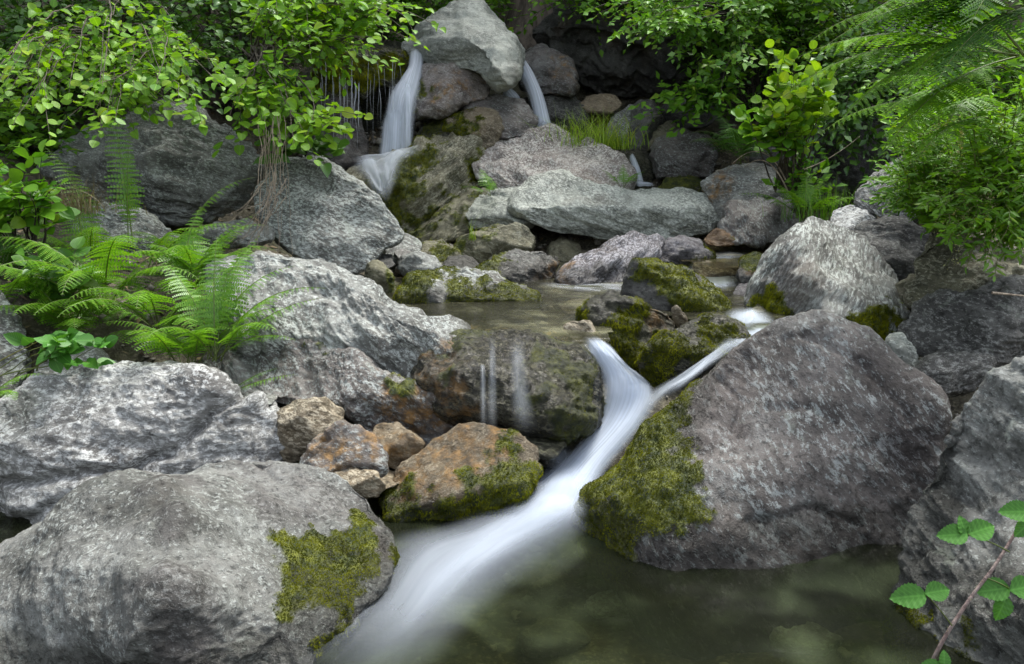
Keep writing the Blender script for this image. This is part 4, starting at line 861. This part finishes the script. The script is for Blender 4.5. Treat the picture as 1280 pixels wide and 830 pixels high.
def frond_arrays(p0, az, el, L, W, droop, rs, npair=22, npin=9, plane_roll=0., stalk=.18):
    """one fern frond: rachis curve, pinnae pairs with small toothed pinnules"""
    n = 30; s = np.linspace(0, 1, n); e = el - droop * s ** 1.4; h = np.array([math.sin(az), math.cos(az), 0])
    T = np.cos(e)[:, None] * h + np.sin(e)[:, None] * np.array([0, 0, 1.]); C = p0 + np.concatenate([[[0, 0, 0]], np.cumsum(T[:-1] * L / (n - 1), 0)])
    side0 = np.cross(h, [0, 0, 1.]); 
    V, F = tubes([C], [np.linspace(.0035, .0007, n) * (L / .6) ** .5], 4); VV, FF, off = [], [], 0
    ps = stalk + (1 - stalk) * (np.arange(npair) + .5) / npair
    for k, q in enumerate(ps):
        x = q * (n - 1); i = min(int(x), n - 2); p = C[i] + (C[i + 1] - C[i]) * (x - i); t_ = T[i]; nr = unit(np.cross(side0, t_) ); 
        if nr[2] < 0: nr = -nr
        r = (q - stalk) / (1 - stalk); wl = W * (min(1, r / .22) ** .7 * .45 + .55 * min(1, r / .22)) * (1 - r) ** .75 * 1.12 if r > .0 else W * .4
        for sgn in (-1, 1):
            sd = side0 * sgn * math.cos(plane_roll) + nr * math.sin(plane_roll) * sgn
            d = unit(sd + t_ * rs.uniform(.28, .45) + nr * rs.normal() * .08 - np.array([0, 0, .18]))
            m = npin; u = (np.arange(m) + .3) / m; ln = wl * rs.uniform(.9, 1.08)
            rp = p + d * ln * u[:, None] - np.array([0, 0, 1.]) * (ln * .22 * u ** 2)[:, None]; pl = ln * .125 * (1 - u * .8) + .0012
            up = unit(nr + rs.normal(size=3) * .12); ax = unit(np.cross(d, up))
            hw = ln / m * .46
            for s2 in (-1, 1):
                tip = rp + ax * s2 * pl[:, None] + d * (pl * .35)[:, None]
                a = rp - d * hw; b = rp + d * hw; c = tip + d * hw * .55; e_ = tip - d * hw * .5
                q4 = np.stack([a, b, c, e_], 1).reshape(-1, 3); VV.append(q4); FF.append(np.arange(len(q4)).reshape(-1, 4) + off); off += len(q4)
    return V, F, np.concatenate(VV), np.concatenate(FF)
def fern(label, base, nf, L, W, seed, mat=None, el=(50, 75), droop=(60, 100), az=(0, 360), spec=None, npair=22, npin=9, name="fern", group=None):
    rs = np.random.RandomState(seed); b0 = at(*base); root = empty(name, b0); tag(root, label, "fern", group); mat = mat or L_FERN
    sp = spec or [(rs.uniform(*az) if az[1] - az[0] < 359 else 360 * (i + rs.uniform(-.35, .35)) / nf, rs.uniform(*el), rs.uniform(*droop), rs.uniform(.7, 1.1)) for i in range(nf)]
    for a_, e_, d_, k in sp:
        V, F, V2, F2 = frond_arrays(b0 + rs.normal(size=3) * [.02, .02, 0], math.radians(a_), math.radians(e_), L * k, W * k, math.radians(d_), rs, npair, npin)
        fr = part("frond", V2, [F2], mat, root, smooth=False)
        rc = make_mesh("stalk", V - b0, [F], FSTEM, fr)
    return root
def grass(label, base, n, L, spread, seed, mat=None, cat="grass tuft", lean=.5, width=.0035):
    rs = np.random.RandomState(seed); b0 = at(*base); root = b0; m = 6; s = np.linspace(0, 1, m)
    p = b0 + rs.normal(size=(n, 3)) * [spread, spread * .6, .01]; a = rs.uniform(0, 2 * math.pi, n); h = np.stack([np.cos(a), np.sin(a), a * 0], 1)
    l = L * rs.uniform(.45, 1.1, n); k = rs.uniform(.1, lean + .4, n)
    C = p[:, None] + np.array([0, 0, 1.]) * (l[:, None] * (s - .35 * k[:, None] * s ** 2))[..., None] + h[:, None] * (l[:, None] * k[:, None] * s ** 1.8)[..., None]
    sd = unit(np.cross(h, [0, 0, 1.]) + rs.normal(size=(n, 3)) * .3)[:, None] * (width * (1 - s * .92))[None, :, None]
    V = np.stack([C - sd, C + sd], 2).reshape(-1, 3); i = np.arange(n * m * 2).reshape(n, m, 2)
    F = np.stack([i[:, :-1, 0], i[:, :-1, 1], i[:, 1:, 1], i[:, 1:, 0]], -1).reshape(-1, 4)
    o = make_mesh("grass_tuft", V, [F], mat or L_GRASS, None, None, False, b0); tag(o, label, cat); return o

# --- hillside woodland behind: trunks and dark shrubs
def tree(label, base, h, r, lean, seed, mat, crownc):
    rs = np.random.RandomState(seed); b0 = at(*base); root = empty("tree", b0); tag(root, label, "tree")
    n = 20; s = np.linspace(0, 1, n); C = b0 - np.array([0, 0, .3]) + np.stack([lean[0] * s * h + .05 * np.sin(s * 7 + seed), lean[1] * s * h + .05 * np.cos(s * 6), s * h], 1)
    R = r * (1.5 * np.exp(-s * 9) + 1 - .75 * s); V, F = tubes([C], [R], 16); a = fbm(V * [9, 9, 1.5], 3); V = V + unit(V - np.repeat(C, 16, 0)) * (a * r * .22)[:, None]
    part("trunk", V, [F], mat, root)
    cur, rad, lp, ld = [], [], [], []
    for k in range(34):
        i = rs.randint(n // 3, n); az = rs.uniform(0, 6.28); l = rs.uniform(1., 2.6); e = C[i] + np.array([math.cos(az) * l, math.sin(az) * l, rs.uniform(-.2, .9)])
        c = bez(C[i], (C[i] + e) / 2 + [0, 0, .3], e, 10); cur.append(c); rad.append(np.linspace(r * .25, .006, 10))
        for j in range(110):
            p = c[rs.randint(3, 10)] + rs.normal(size=3) * [.3, .3, .18]; lp.append(p); ld.append(rs.normal(size=3) * [1, 1, .4])
    V, F = tubes(cur, rad, 5); part("limbs", V, [F], mat, root)
    pos, dd = np.array(lp), np.array(ld); V, F, U = leaves_arrays('small', pos, dd, np.array([0, 0, 1.]) + rs.normal(size=pos.shape) * .5, .22 * rs.uniform(.7, 1.2, len(pos)))
    part("crown", V, [F], crownc, root, {"luv": U}, smooth=False)
TB = bark_mat("trunk_bark", (.05, .04, .03), (.17, .14, .11), 9)
tree("old tree trunk with rough bark rising behind the topmost boulder", (662, 45, 11.2), 5.5, .24, (.03, .02), 1, TB, L_DARK)
tree("slim dark tree trunk in the gloom behind the alder shrub", (235, 120, 8.5), 5.0, .07, (.02, .05), 2, TB, L_DARK)
tree("slim forked tree stem in the gloom, right of the slim dark trunk", (272, 120, 8.9), 5.0, .05, (-.03, .05), 3, TB, L_DARK)
tree("tree stem half hidden by leaves behind the bright green bush", (905, 120, 11.5), 5.5, .09, (.08, .0), 4, TB, L_DARK)
for k_, (px_, py_, D_, h_, r_) in enumerate(((-60,60,11.5,7.5,.16), (420,20,14,8,.2), (820,10,14.5,8,.2), (1120,30,12.5,8,.17), (1330,90,10,7.5,.15), (560,-20,16,8.5,.2))):  # trees added to block open sky, their crowns above the frame
    tree(["tall tree added beyond the top left corner to block sky", "tall tree added on the slope behind the drips to block sky", "tall tree added on the slope above the overhanging cliff block to block sky", "tall tree added behind the big dim boulder to block sky", "tall tree added beyond the right edge of the picture to block sky", "tall tree added highest on the slope to block sky"][k_], (px_, py_, D_), h_, r_, (.02, -.03), 20 + k_, TB, L_DARK)
G = "shrubs filling the shaded hillside"
def wood(label, poly, D0, D1, base, nb, seed, size=.085, mat=None, kind='small', **k):
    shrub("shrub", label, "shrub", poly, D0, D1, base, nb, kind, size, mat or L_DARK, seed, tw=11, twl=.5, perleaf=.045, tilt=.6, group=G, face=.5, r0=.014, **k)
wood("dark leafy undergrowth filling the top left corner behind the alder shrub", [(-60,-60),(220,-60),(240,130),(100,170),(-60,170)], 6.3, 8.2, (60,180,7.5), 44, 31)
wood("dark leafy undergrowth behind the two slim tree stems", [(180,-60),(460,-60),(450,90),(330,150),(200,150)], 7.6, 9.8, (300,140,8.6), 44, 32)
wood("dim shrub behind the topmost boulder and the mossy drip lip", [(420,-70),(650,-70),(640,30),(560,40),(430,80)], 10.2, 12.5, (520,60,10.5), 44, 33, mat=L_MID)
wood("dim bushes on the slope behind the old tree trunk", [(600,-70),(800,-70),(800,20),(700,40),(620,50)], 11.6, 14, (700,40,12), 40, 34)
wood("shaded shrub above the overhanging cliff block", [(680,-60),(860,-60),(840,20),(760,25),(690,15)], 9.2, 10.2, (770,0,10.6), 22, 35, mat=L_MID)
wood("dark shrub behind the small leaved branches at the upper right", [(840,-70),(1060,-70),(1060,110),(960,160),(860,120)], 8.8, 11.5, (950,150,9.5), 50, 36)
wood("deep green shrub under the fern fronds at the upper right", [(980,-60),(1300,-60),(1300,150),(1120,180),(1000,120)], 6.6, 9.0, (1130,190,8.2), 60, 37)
wood("bluish green shrub drooping over the big dim boulder", [(1010,120),(1070,80),(1110,130),(1100,190),(1050,200),(1020,160)], 6.6, 7.1, (1110,60,7.6), 18, 38, mat=L_ALDER2)
wood("leafy green shrub filling the slope between the drip lip and the topmost boulder", [(400,-60),(560,-60),(560,20),(520,35),(420,60)], 9.4, 10.0, (470,60,10.0), 30, 131, mat=L_MID)
wood("leafy green shrub hanging over the cliff block's top edge", [(640,-60),(860,-60),(850,30),(760,15),(690,10),(650,40)], 9.0, 9.6, (800,-30,10.4), 34, 132, mat=L_MID)
wood("lit green shrub above the bright yellow green bush", [(900,-60),(1120,-60),(1110,60),(1010,80),(920,60)], 7.4, 8.6, (1010,90,9.0), 44, 133, mat=L_MID)
wood("green shrub on the bank behind the leafy herbs", [(1120,60),(1330,20),(1330,200),(1200,200),(1120,150)], 4.8, 5.8, (1260,220,6.2), 54, 135, mat=L_MID, size=.07)
wood("mid green shrub in the far left corner behind the nettle like herb", [(-60,130),(60,120),(110,170),(50,210),(-60,230)], 5.6, 6.2, (10,240,6.4), 26, 136, mat=L_MID, size=.08)
# lime and mid green shrubs
shrub("shrub", "airy small leaved shrub whose light green branches hang over the dark overhang", "shrub",
      [(770,-40),(960,-50),(975,60),(915,95),(880,110),(830,60),(780,30)], 7.0, 8.2, (900,70,9.3), 40, 'small', .085, leaf_mat("pale_shrub_leaf", (.08, .24, .02), (.22, .44, .045), 0, .4), 41, tw=9, twl=.35, perleaf=.03, tilt=.6, face=.5, leafstart=.35)
shrub("shrub", "light green twigs reaching left in front of the dark overhang", "shrub",
      [(720,30),(760,0),(860,20),(850,60),(800,50),(745,52)], 6.8, 7.6, (930,20,8.2), 16, 'small', .08, L_MID, 42, tw=8, twl=.3, perleaf=.03, tilt=.6, face=.5, leafstart=.5, rise=.1)
shrub("bush", "bright yellow green round leaved bush above the rust sided boulder", "bush",
      [(945,90),(975,72),(1010,70),(1032,110),(1025,150),(990,170),(955,150)], 5.9, 6.3, (988,235,6.5), 24, 'round', .08, L_LIME, 43, bark=BARK, tw=6, twl=.18, perleaf=.035, tilt=.55, face=.6, leafstart=.55, rise=.1)
shrub("bush", "green broad leaved sprig at the foot of the bright yellow green bush", "bush",
      [(925,145),(965,135),(1010,150),(1000,180),(950,175)], 5.9, 6.3, (985,240,6.4), 8, 'round', .10, L_MID, 44, bark=BARK, tw=5, twl=.16, perleaf=.04, tilt=.5, face=.6, leafstart=.5)
shrub("shrub", "low nettle like herb beside the ribbed brown boulder", "herb",
      [(965,215),(1010,195),(1040,215),(1030,240),(980,245)], 6.2, 6.6, (1000,265,6.5), 12, 'small', .09, L_MID, 45, tw=5, twl=.12, perleaf=.03, face=.6)
shrub("shrub", "leafy sprays leaning out from under the airy shrub", "shrub",
      [(812,125),(870,95),(900,110),(890,150),(850,165),(820,150)], 7.6, 8.0, (930,110,8.4), 14, 'small', .11, L_MID, 46, tw=7, twl=.25, perleaf=.04, face=.6, rise=.1)
# alder shrub overhanging at the left (several separate shrubs by depth)
shrub("alder_shrub", "alder shrub with broad bright leaves reaching over the left waterfall", "alder shrub",
      [(330,-30),(500,-40),(520,10),(525,55),(470,75),(410,50),(360,60),(340,20)], 5.2, 6.2, (330,90,6.8), 50, 'ovate', .07, L_ALDER, 51, bark=BARK, tw=8, twl=.30, perleaf=.045, tilt=.4, face=.45, rise=.25, leafstart=.4)
shrub("alder_shrub", "alder branches with large yellow green leaves above the dark weathered boulder", "alder shrub",
      [(-20,60),(120,75),(260,80),(300,110),(230,140),(150,150),(40,150),(-20,150)], 4.2, 5.4, (150,60,6.6), 60, 'ovate', .064, L_ALDER, 52, bark=BARK, tw=7, twl=.24, perleaf=.035, tilt=.4, face=.45, rise=.2, leafstart=.45)
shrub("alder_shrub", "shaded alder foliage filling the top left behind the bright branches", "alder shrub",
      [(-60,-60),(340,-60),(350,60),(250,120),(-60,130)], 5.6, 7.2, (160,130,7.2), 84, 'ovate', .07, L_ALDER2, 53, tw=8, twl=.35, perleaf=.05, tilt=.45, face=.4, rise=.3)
shrub("alder_shrub", "leafy alder clump hanging above the dangling roots", "alder shrub",
      [(275,100),(330,95),(390,105),(400,150),(370,185),(320,175),(285,165)], 4.9, 5.5, (330,60,6.0), 24, 'round', .068, L_ALDER, 54, bark=BARK, tw=7, twl=.22, perleaf=.045, tilt=.45, face=.5, rise=.1)
shrub("alder_shrub", "single alder twig with round lit leaves before the curtain of drips", "alder shrub",
      [(395,130),(430,125),(452,140),(435,160),(400,165)], 4.9, 5.2, (345,150,5.4), 6, 'round', .07, L_LIME, 55, bark=BARK, tw=4, twl=.14, perleaf=.04, tilt=.4, face=.6, leafstart=.6, rise=.1)
shrub("alder_shrub", "dark ivy like leaves on top of the large smooth boulder", "ivy",
      [(345,180),(400,170),(425,185),(400,200),(350,200)], 5.2, 5.5, (370,195,5.6), 8, 'heart', .085, L_ALDER2, 56, tw=5, twl=.14, perleaf=.04, face=.6)
shrub("herb", "nettle like herb with pointed light leaves at the left edge", "herb",
      [(-20,215),(40,200),(75,215),(70,260),(30,280),(-20,285)], 3.9, 4.3, (30,330,4.3), 12, 'ovate', .085, L_MID, 57, tw=6, twl=.14, perleaf=.035, face=.5, tilt=.4)
shrub("bramble", "bramble with rounded leaflets lying in front of the ferns", "bramble",
      [(60,420),(100,415),(140,440),(130,455),(80,455)], 3.0, 3.2, (20,470,3.3), 9, 'heart', .07, L_BRAM, 58, tw=3, twl=.07, perleaf=.035, tilt=.3, face=.9, rise=.1, leafstart=.7, r0=.003, bark=FSTEM)
shrub("bramble", "dark bramble leaves in the shade inside the fern bank", "bramble",
      [(40,330),(100,330),(110,400),(60,420),(20,380)], 3.7, 4.0, (60,440,4.1), 10, 'heart', .085, L_ALDER2, 59, tw=5, twl=.14, perleaf=.045, face=.6)
# --- ferns on the left bank
fern("fern with long arching fronds, biggest of the left bank", (135,395,3.95), 0, .85, .17, 61, spec=[(200,62,95,.9),(235,50,80,1.),(170,60,105,.85),(290,60,85,.9),(110,55,90,.85),(140,72,100,1.),(255,75,110,.95),(75,65,80,.8),(185,35,60,.7)], npair=26, npin=10)
fern("fern whose fronds droop over the white flecked boulder, behind the bramble", (200,420,3.7), 0, .7, .15, 62, spec=[(200,55,90,.9),(165,62,100,.9),(250,50,85,.8),(120,50,85,.95),(90,65,80,.8),(220,75,120,.8),(145,40,70,.8)], npair=24, npin=9)
fern("yellow green fern spreading over the sloping grey slab", (272,450,3.4), 0, .66, .13, 63, spec=[(60,72,70,.9),(95,60,70,1.),(40,80,50,.95),(130,55,80,.8),(350,80,40,.9),(10,72,60,1.),(300,72,50,.85),(75,45,40,.8),(110,38,55,.7),(200,60,90,.7)], mat=leaf_mat("slab_fern_leaf", (.08, .21, .015), (.17, .37, .03), 0, .45, .03), npair=24, npin=9)  # separate leaf material, greens nearly equal to L_FERN
fern("fern rooted between the left boulders and the big arching fern", (225,395,4.1), 0, .7, .15, 64, spec=[(60,75,60,1.),(110,60,90,.9),(165,60,100,.9),(10,80,40,.9),(230,60,90,.8),(80,50,80,.9)], npair=22, npin=9)
fern("fern frond cluster at the left edge of the picture", (-5,400,3.7), 0, .6, .13, 65, spec=[(150,62,90,.9),(110,60,80,1.),(60,60,60,.9),(200,60,100,.8)], npair=22, npin=9)
fern("small fern in the left corner beside the white flecked boulder", (-12,500,3.0), 0, .3, .07, 66, spec=[(130,40,70,.9),(170,50,90,1.),(90,50,60,.9)], npair=18, npin=7)
fern("tall thin fern with widely spaced leaflets, standing in front of the dark weathered boulder", (163,318,4.7), 0, .95, .13, 67, spec=[(320,84,14,1.),(20,86,10,.8)], npair=26, npin=6)
fern("tall leaning fern left of the tall thin fern, before the dark weathered boulder", (133,330,4.7), 0, .95, .14, 68, spec=[(300,76,55,.95)], npair=24, npin=6)
fern("fern frond curling right across the dark weathered boulder", (222,335,4.6), 0, .78, .13, 69, spec=[(60,78,75,.95),(200,60,70,.6)], npair=22, npin=6)
fern("bright fern crossing the jutting rock ledge", (185,345,4.4), 0, .7, .15, 70, spec=[(80,62,95,.95),(110,70,100,.8),(40,60,80,.7)], npair=22, npin=8)
fern("small fern sprouting from the crack in the lower slab", (290,490,3.15), 0, .3, .05, 71, spec=[(95,25,20,1.),(70,35,30,.7)], npair=18, npin=6)
fern("two small bright fern fronds between the pinkish slab and the pale lumpy boulder", (612,245,7.1), 0, .32, .1, 72, spec=[(280,40,60,.9),(330,70,50,1.),(20,60,60,.7)], npair=14, npin=6)
fern("small bright fern on the beam shaped boulder near the smallest waterfall", (778,236,7.3), 0, .3, .09, 73, spec=[(60,55,60,1.),(300,60,50,.9),(0,80,30,.8)], npair=14, npin=6)
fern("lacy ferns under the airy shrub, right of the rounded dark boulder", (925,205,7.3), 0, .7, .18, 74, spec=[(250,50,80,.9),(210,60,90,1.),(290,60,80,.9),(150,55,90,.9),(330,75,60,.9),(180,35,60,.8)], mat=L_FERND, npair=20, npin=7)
fern("bright ferns behind the white stone, between two shrubs", (1005,275,6.0), 0, .55, .13, 75, spec=[(270,45,60,1.),(230,60,80,.9),(300,60,60,.9),(100,50,80,.9),(60,70,60,.8),(160,60,90,.8),(20,75,50,.8)], npair=20, npin=7)
fern("dense fern clump in the hollow behind the bramble", (95,430,3.75), 0, .62, .15, 161, spec=[(i * 36 + 7, 48 + (i * 17) % 30, 75 + (i * 23) % 40, .7 + (i % 4) * .1) for i in range(10)], npair=24, npin=8)
fern("fern clump filling the hollow between the jutting ledge and the sloping slab", (250,360,4.2), 0, .6, .15, 162, spec=[(i * 40 + 15, 50 + (i * 13) % 28, 70 + (i * 29) % 40, .7 + (i % 3) * .12) for i in range(9)], npair=22, npin=8)
fern("fine fern fronds crowding over the foot of the sloping slab", (235,465,3.45), 0, .55, .12, 163, spec=[(i * 36, 52 + (i * 19) % 30, 60 + (i * 31) % 50, .7 + (i % 3) * .15) for i in range(10)], npair=24, npin=8)
fern("shaded fern clump along the left edge above the bramble", (20,370,4.1), 0, .62, .15, 164, mat=L_FERND, spec=[(i * 45, 48 + (i * 17) % 30, 75 + (i * 23) % 40, .7 + (i % 4) * .1) for i in range(8)], npair=22, npin=8)
fern("fern clump between the tall thin fern and the nettle like herb", (110,345,4.5), 0, .6, .14, 165, spec=[(i * 45 + 11, 50 + (i * 17) % 30, 70 + (i * 23) % 40, .7 + (i % 4) * .1) for i in range(8)], npair=22, npin=8)
# --- upper right: arching bracken fronds hanging down-left from the right bank
fern("large bracken with long feathery fronds arching in from the upper right", (1275,70,3.4), 0, 1.0, .24, 76, spec=[(262,30,70,1.),(268,12,55,1.),(255,5,60,.9),(245,35,80,1.),(270,45,70,1.05),(236,15,70,.85),(280,20,50,.9),(250,-12,50,.8)], mat=L_FERN, npair=30, npin=12)
fern("second bracken under the large bracken, its fronds drooping over the pale boulder", (1250,150,3.7), 0, .85, .2, 77, spec=[(268,20,60,1.),(250,30,80,.9),(240,5,60,.8),(275,40,75,.9),(225,25,80,.8)], mat=L_FERN, npair=28, npin=10)
fern("dark bracken fronds hanging at the top right corner", (1330,10,3.2), 0, 1.0, .24, 78, spec=[(265,10,50,1.),(255,30,80,1.),(240,0,60,.9),(230,20,80,.9)], mat=L_FERND, npair=28, npin=10)
# --- right bank herbs
def herb(label, poly, D0, D1, base, nb, seed, size=.055, mat=None):
    return shrub("herb", label, "herb", poly, D0, D1, base, nb, 'lance', size * .92, mat or L_HERB, seed, bark=FSTEM, tw=9, twl=.11, perleaf=.013, tilt=.6, face=.5, rise=.15, r0=.003, leafstart=.15, group="leafy herbs hanging over the right bank")
herb("dense bright green herbs directly below the second bracken", [(1110,150),(1180,130),(1220,180),(1200,240),(1130,230)], 3.8, 4.3, (1190,290,4.3), 80, 81)
herb("dense bright green herbs at the right edge, middle height", [(1190,130),(1300,110),(1320,220),(1250,250),(1200,230)], 3.4, 4.0, (1260,290,4.1), 110, 82)
herb("herbs drooping over the dim olive boulder and the dark slate boulder", [(1150,220),(1300,200),(1310,330),(1230,320),(1170,290)], 3.4, 3.9, (1270,260,4.1), 110, 83)
herb("sparse herbs in front of the dark rock behind the peaked boulder", [(1090,210),(1140,200),(1180,260),(1140,270),(1100,250)], 4.2, 4.6, (1170,260,4.6), 20, 84, mat=L_MID)
rs = np.random.RandomState(91)
for lab, px0, py0, dd in (("cream seed heads on thin stalks hanging before the dim olive boulder", 1200, 300, 3.55), ("cream seed heads on thin stalks at the edge of the leafy herbs", 1165, 215, 3.8)):
    b0 = at(px0 + 40, py0 - 60, dd + .1); root = empty("seed_stalks", b0); tag(root, lab, "seed heads"); cur, rad, lp = [], [], []
    for k in range(14):
        e = at(px0 + rs.uniform(-50, 50), py0 + rs.uniform(-40, 50), dd + rs.uniform(-.1, .1)); c = bez(b0, (b0 + e) / 2 + [0, 0, .1], e, 16); cur.append(c); rad.append(np.full(16, .0009))
        for j in range(26): lp.append(c[rs.randint(5, 16)] + rs.normal(size=3) * .008)
    V, F = tubes(cur, rad, 3); part("stalks", V, [F], FSTEM, root); lp = np.array(lp)
    V, F, U = leaves_arrays('small', lp, rs.normal(size=lp.shape), rs.normal(size=lp.shape), .010 * rs.uniform(.7, 1.3, len(lp))); part("seeds", V, [F], L_FLOW, root, smooth=False)["kind"] = "stuff"
# --- grass
grass("bright grass tuft growing on the back of the pinkish grey slab", (740,182,8.25), 260, .42, .20, 101, lean=.75, width=.005)
grass("smaller yellowish grass tuft right of the bright grass tuft", (772,186,8.2), 130, .2, .09, 102, width=.005)
grass("grass among the bright ferns behind the white stone", (1030,275,6.0), 160, .32, .16, 103, mat=L_FERN, width=.003)
grass("dry straw and grass hanging from the bank by the nettle like herb", (85,265,4.6), 240, .25, .13, 104, mat=leaf_mat("dry_grass", (.12, .09, .04), (.30, .24, .13), 0, .2), lean=1.2, width=.002)
grass("tuft of thin grass in the crevice under the dark mossy rock", (590,300,6.4), 14, .25, .02, 105, width=.003)
# --- hanging roots beside the smooth boulder
b0 = at(335, 150, 5.1); root = empty("hanging_roots", b0); tag(root, "pale dead roots and twigs dangling in front of the large smooth boulder", "roots"); rs = np.random.RandomState(111)
cur, rad = [], []
for k in range(20):
    x = rs.normal(340, 8); a = at(x, rs.uniform(140, 175), 4.98 + rs.uniform(-.05, .1)); y1 = rs.uniform(230, 325); b = at(x + rs.normal(0, 8), y1, 4.85 + rs.uniform(-.05, .12))
    n = 18; c = bez(a, (a + b) / 2 + rs.normal(size=3) * .03, b, n) + np.cumsum(rs.normal(size=(n, 3)) * .0035, 0); cur.append(c); rad.append(np.linspace(rs.uniform(.0015, .0035), .001, n))
for k in range(14):
    a = at(rs.normal(340, 8), rs.uniform(215, 250), 4.88); b = at(rs.uniform(270, 330), rs.uniform(255, 330), 4.75); n = 18
    c = bez(a, (a + b) / 2 + np.array([0, 0, -.06]) , b, n) + np.cumsum(rs.normal(size=(n, 3)) * .003, 0); cur.append(c); rad.append(np.linspace(.0035, .001, n))
V, F = tubes(cur, rad, 5); part("roots", V, [F], ROOT, root)
b0 = at(355, 60, 5.6); root = empty("bare_twigs", b0); tag(root, "tangle of bare brown twigs under the alder shrub beside the drips", "twigs"); cur, rad = [], []
for k in range(34):
    a = at(rs.uniform(330, 360), rs.uniform(40, 110), 5.7); b = at(rs.uniform(320, 400), rs.uniform(60, 130), 5.6 + rs.uniform(-.2, .3)); n = 14
    c = bez(a, (a + b) / 2 + rs.normal(size=3) * .08, b, n) + np.cumsum(rs.normal(size=(n, 3)) * .006, 0); cur.append(c); rad.append(np.linspace(.004, .0012, n))
V, F = tubes(cur, rad, 4); part("twigs", V, [F], BARK, root)
for lab, A_ in (("bare arched twig over the rust sided boulder", [(982,225,6.3),(955,165,6.3),(915,205,6.3)]), ("bare looping twig right of the arched twig", [(985,240,6.2),(960,180,6.2),(930,210,6.2)]), ("long bare twig crossing the big dim boulder", [(1005,212,6.4),(1040,200,6.4),(1075,170,6.4)]),
              ("thin pale stick poking in over the dark slate boulder", [(1240,366,3.3),(1262,368,3.3),(1300,372,3.3)])):
    V, F = tubes([bez(*[at(*q_) for q_ in A_], 24)], [np.linspace(.006, .002, 24)], 5); o = make_mesh("twig", V, [F], ROOT, None, None, True, at(*A_[0])); tag(o, lab, "twig")
# --- near bramble at the lower right
b0 = at(1155, 860, 1.45); root = empty("bramble", b0); tag(root, "thorny bramble cane with toothed green leaflets crossing the lower right corner", "bramble")
cane = [at(1150,870,1.45), at(1165,828,1.45), at(1185,790,1.46), at(1215,745,1.48), at(1245,705,1.5), at(1285,640,1.54)]
C = crom(cane, 30); V, F = tubes([C], [np.linspace(.0042, .003, 30)], 8); cn = part("cane", V, [F], bark_mat("cane_bark", (.16, .11, .10), (.30, .24, .22), 40), root)
rs = np.random.RandomState(5); th_v, th_f = [], []
for k in range(22):
    p = C[rs.randint(1, 29)]; d = unit(rs.normal(size=3)) * .008; s = unit(np.cross(d, [.2, .3, 1])) * .0018; th_v += [p - s, p + s, p + d]; th_f.append([3 * k, 3 * k + 1, 3 * k + 2])
make_mesh("thorns", np.array(th_v) - b0, [np.array(th_f)], FSTEM, cn, smooth=False)
def big_leaf(px, py, D, ang, size, tilt):
    """toothed ovate leaflet facing the viewer's side of the cane; ang in degrees from +x in the picture plane"""
    m = 22; s = np.linspace(0, 1, m); w = .37 * np.sin(np.pi * s ** .85) ** .8 * (1 - .15 * s); w = w + .018 * np.where(np.arange(m) % 2, 1, -1) * (s > .05) * (s < .97)
    a = math.radians(ang); d = np.array([math.cos(a), .25 * tilt, math.sin(a)]); nr = unit(np.array([.1, -1., .9])); d = unit(d - nr * (d @ nr) * .6); x = unit(np.cross(d, nr)); nr = np.cross(x, d); p = at(px, py, D)
    V, U, F = [], [], []
    for i in range(m):
        for j, q_ in enumerate((-1, -.5, 0, .5, 1)):
            V.append(p + (d * s[i] + x * q_ * w[i] + nr * (abs(q_) * w[i] * .28 - .15 * s[i] ** 2 - .02 * math.cos(i * 1.7) * abs(q_))) * size); U.append((q_ * w[i] * 2, s[i], 0))
    for i in range(m - 1):
        for j in range(4): F.append((5 * i + j, 5 * i + j + 1, 5 * i + j + 6, 5 * i + j + 5))
    part("leaf", np.array(V), [np.array(F)], L_BRAM, root, {"luv": np.array(U)})
for a_ in ((1210,668,1.50,20,.066,.2),(1210,668,1.50,185,.062,.3),(1208,672,1.50,95,.045,.1),(1156,742,1.46,10,.058,.2),(1158,744,1.46,190,.072,.4),(1262,735,1.48,190,.068,.2),(1262,738,1.47,10,.070,.3),(1258,745,1.47,250,.055,.4),
           (1180,835,1.42,190,.055,.3),(1180,835,1.42,80,.035,.2),(1290,640,1.52,180,.066,.2),(1290,650,1.52,230,.05,.3)): big_leaf(*a_)
cur = [bez(at(1232,722,1.49), at(1250,728,1.48), at(1262,736,1.48), 8), bez(at(1262,690,1.5), at(1230,672,1.5), at(1210,668,1.5), 8), bez(at(1190,782,1.46), at(1170,755,1.46), at(1157,743,1.46), 8)]
for c_ in cur: V, F = tubes([c_], [np.full(8, .0014)], 5); part("leaf_stalk", V, [F], FSTEM, root)
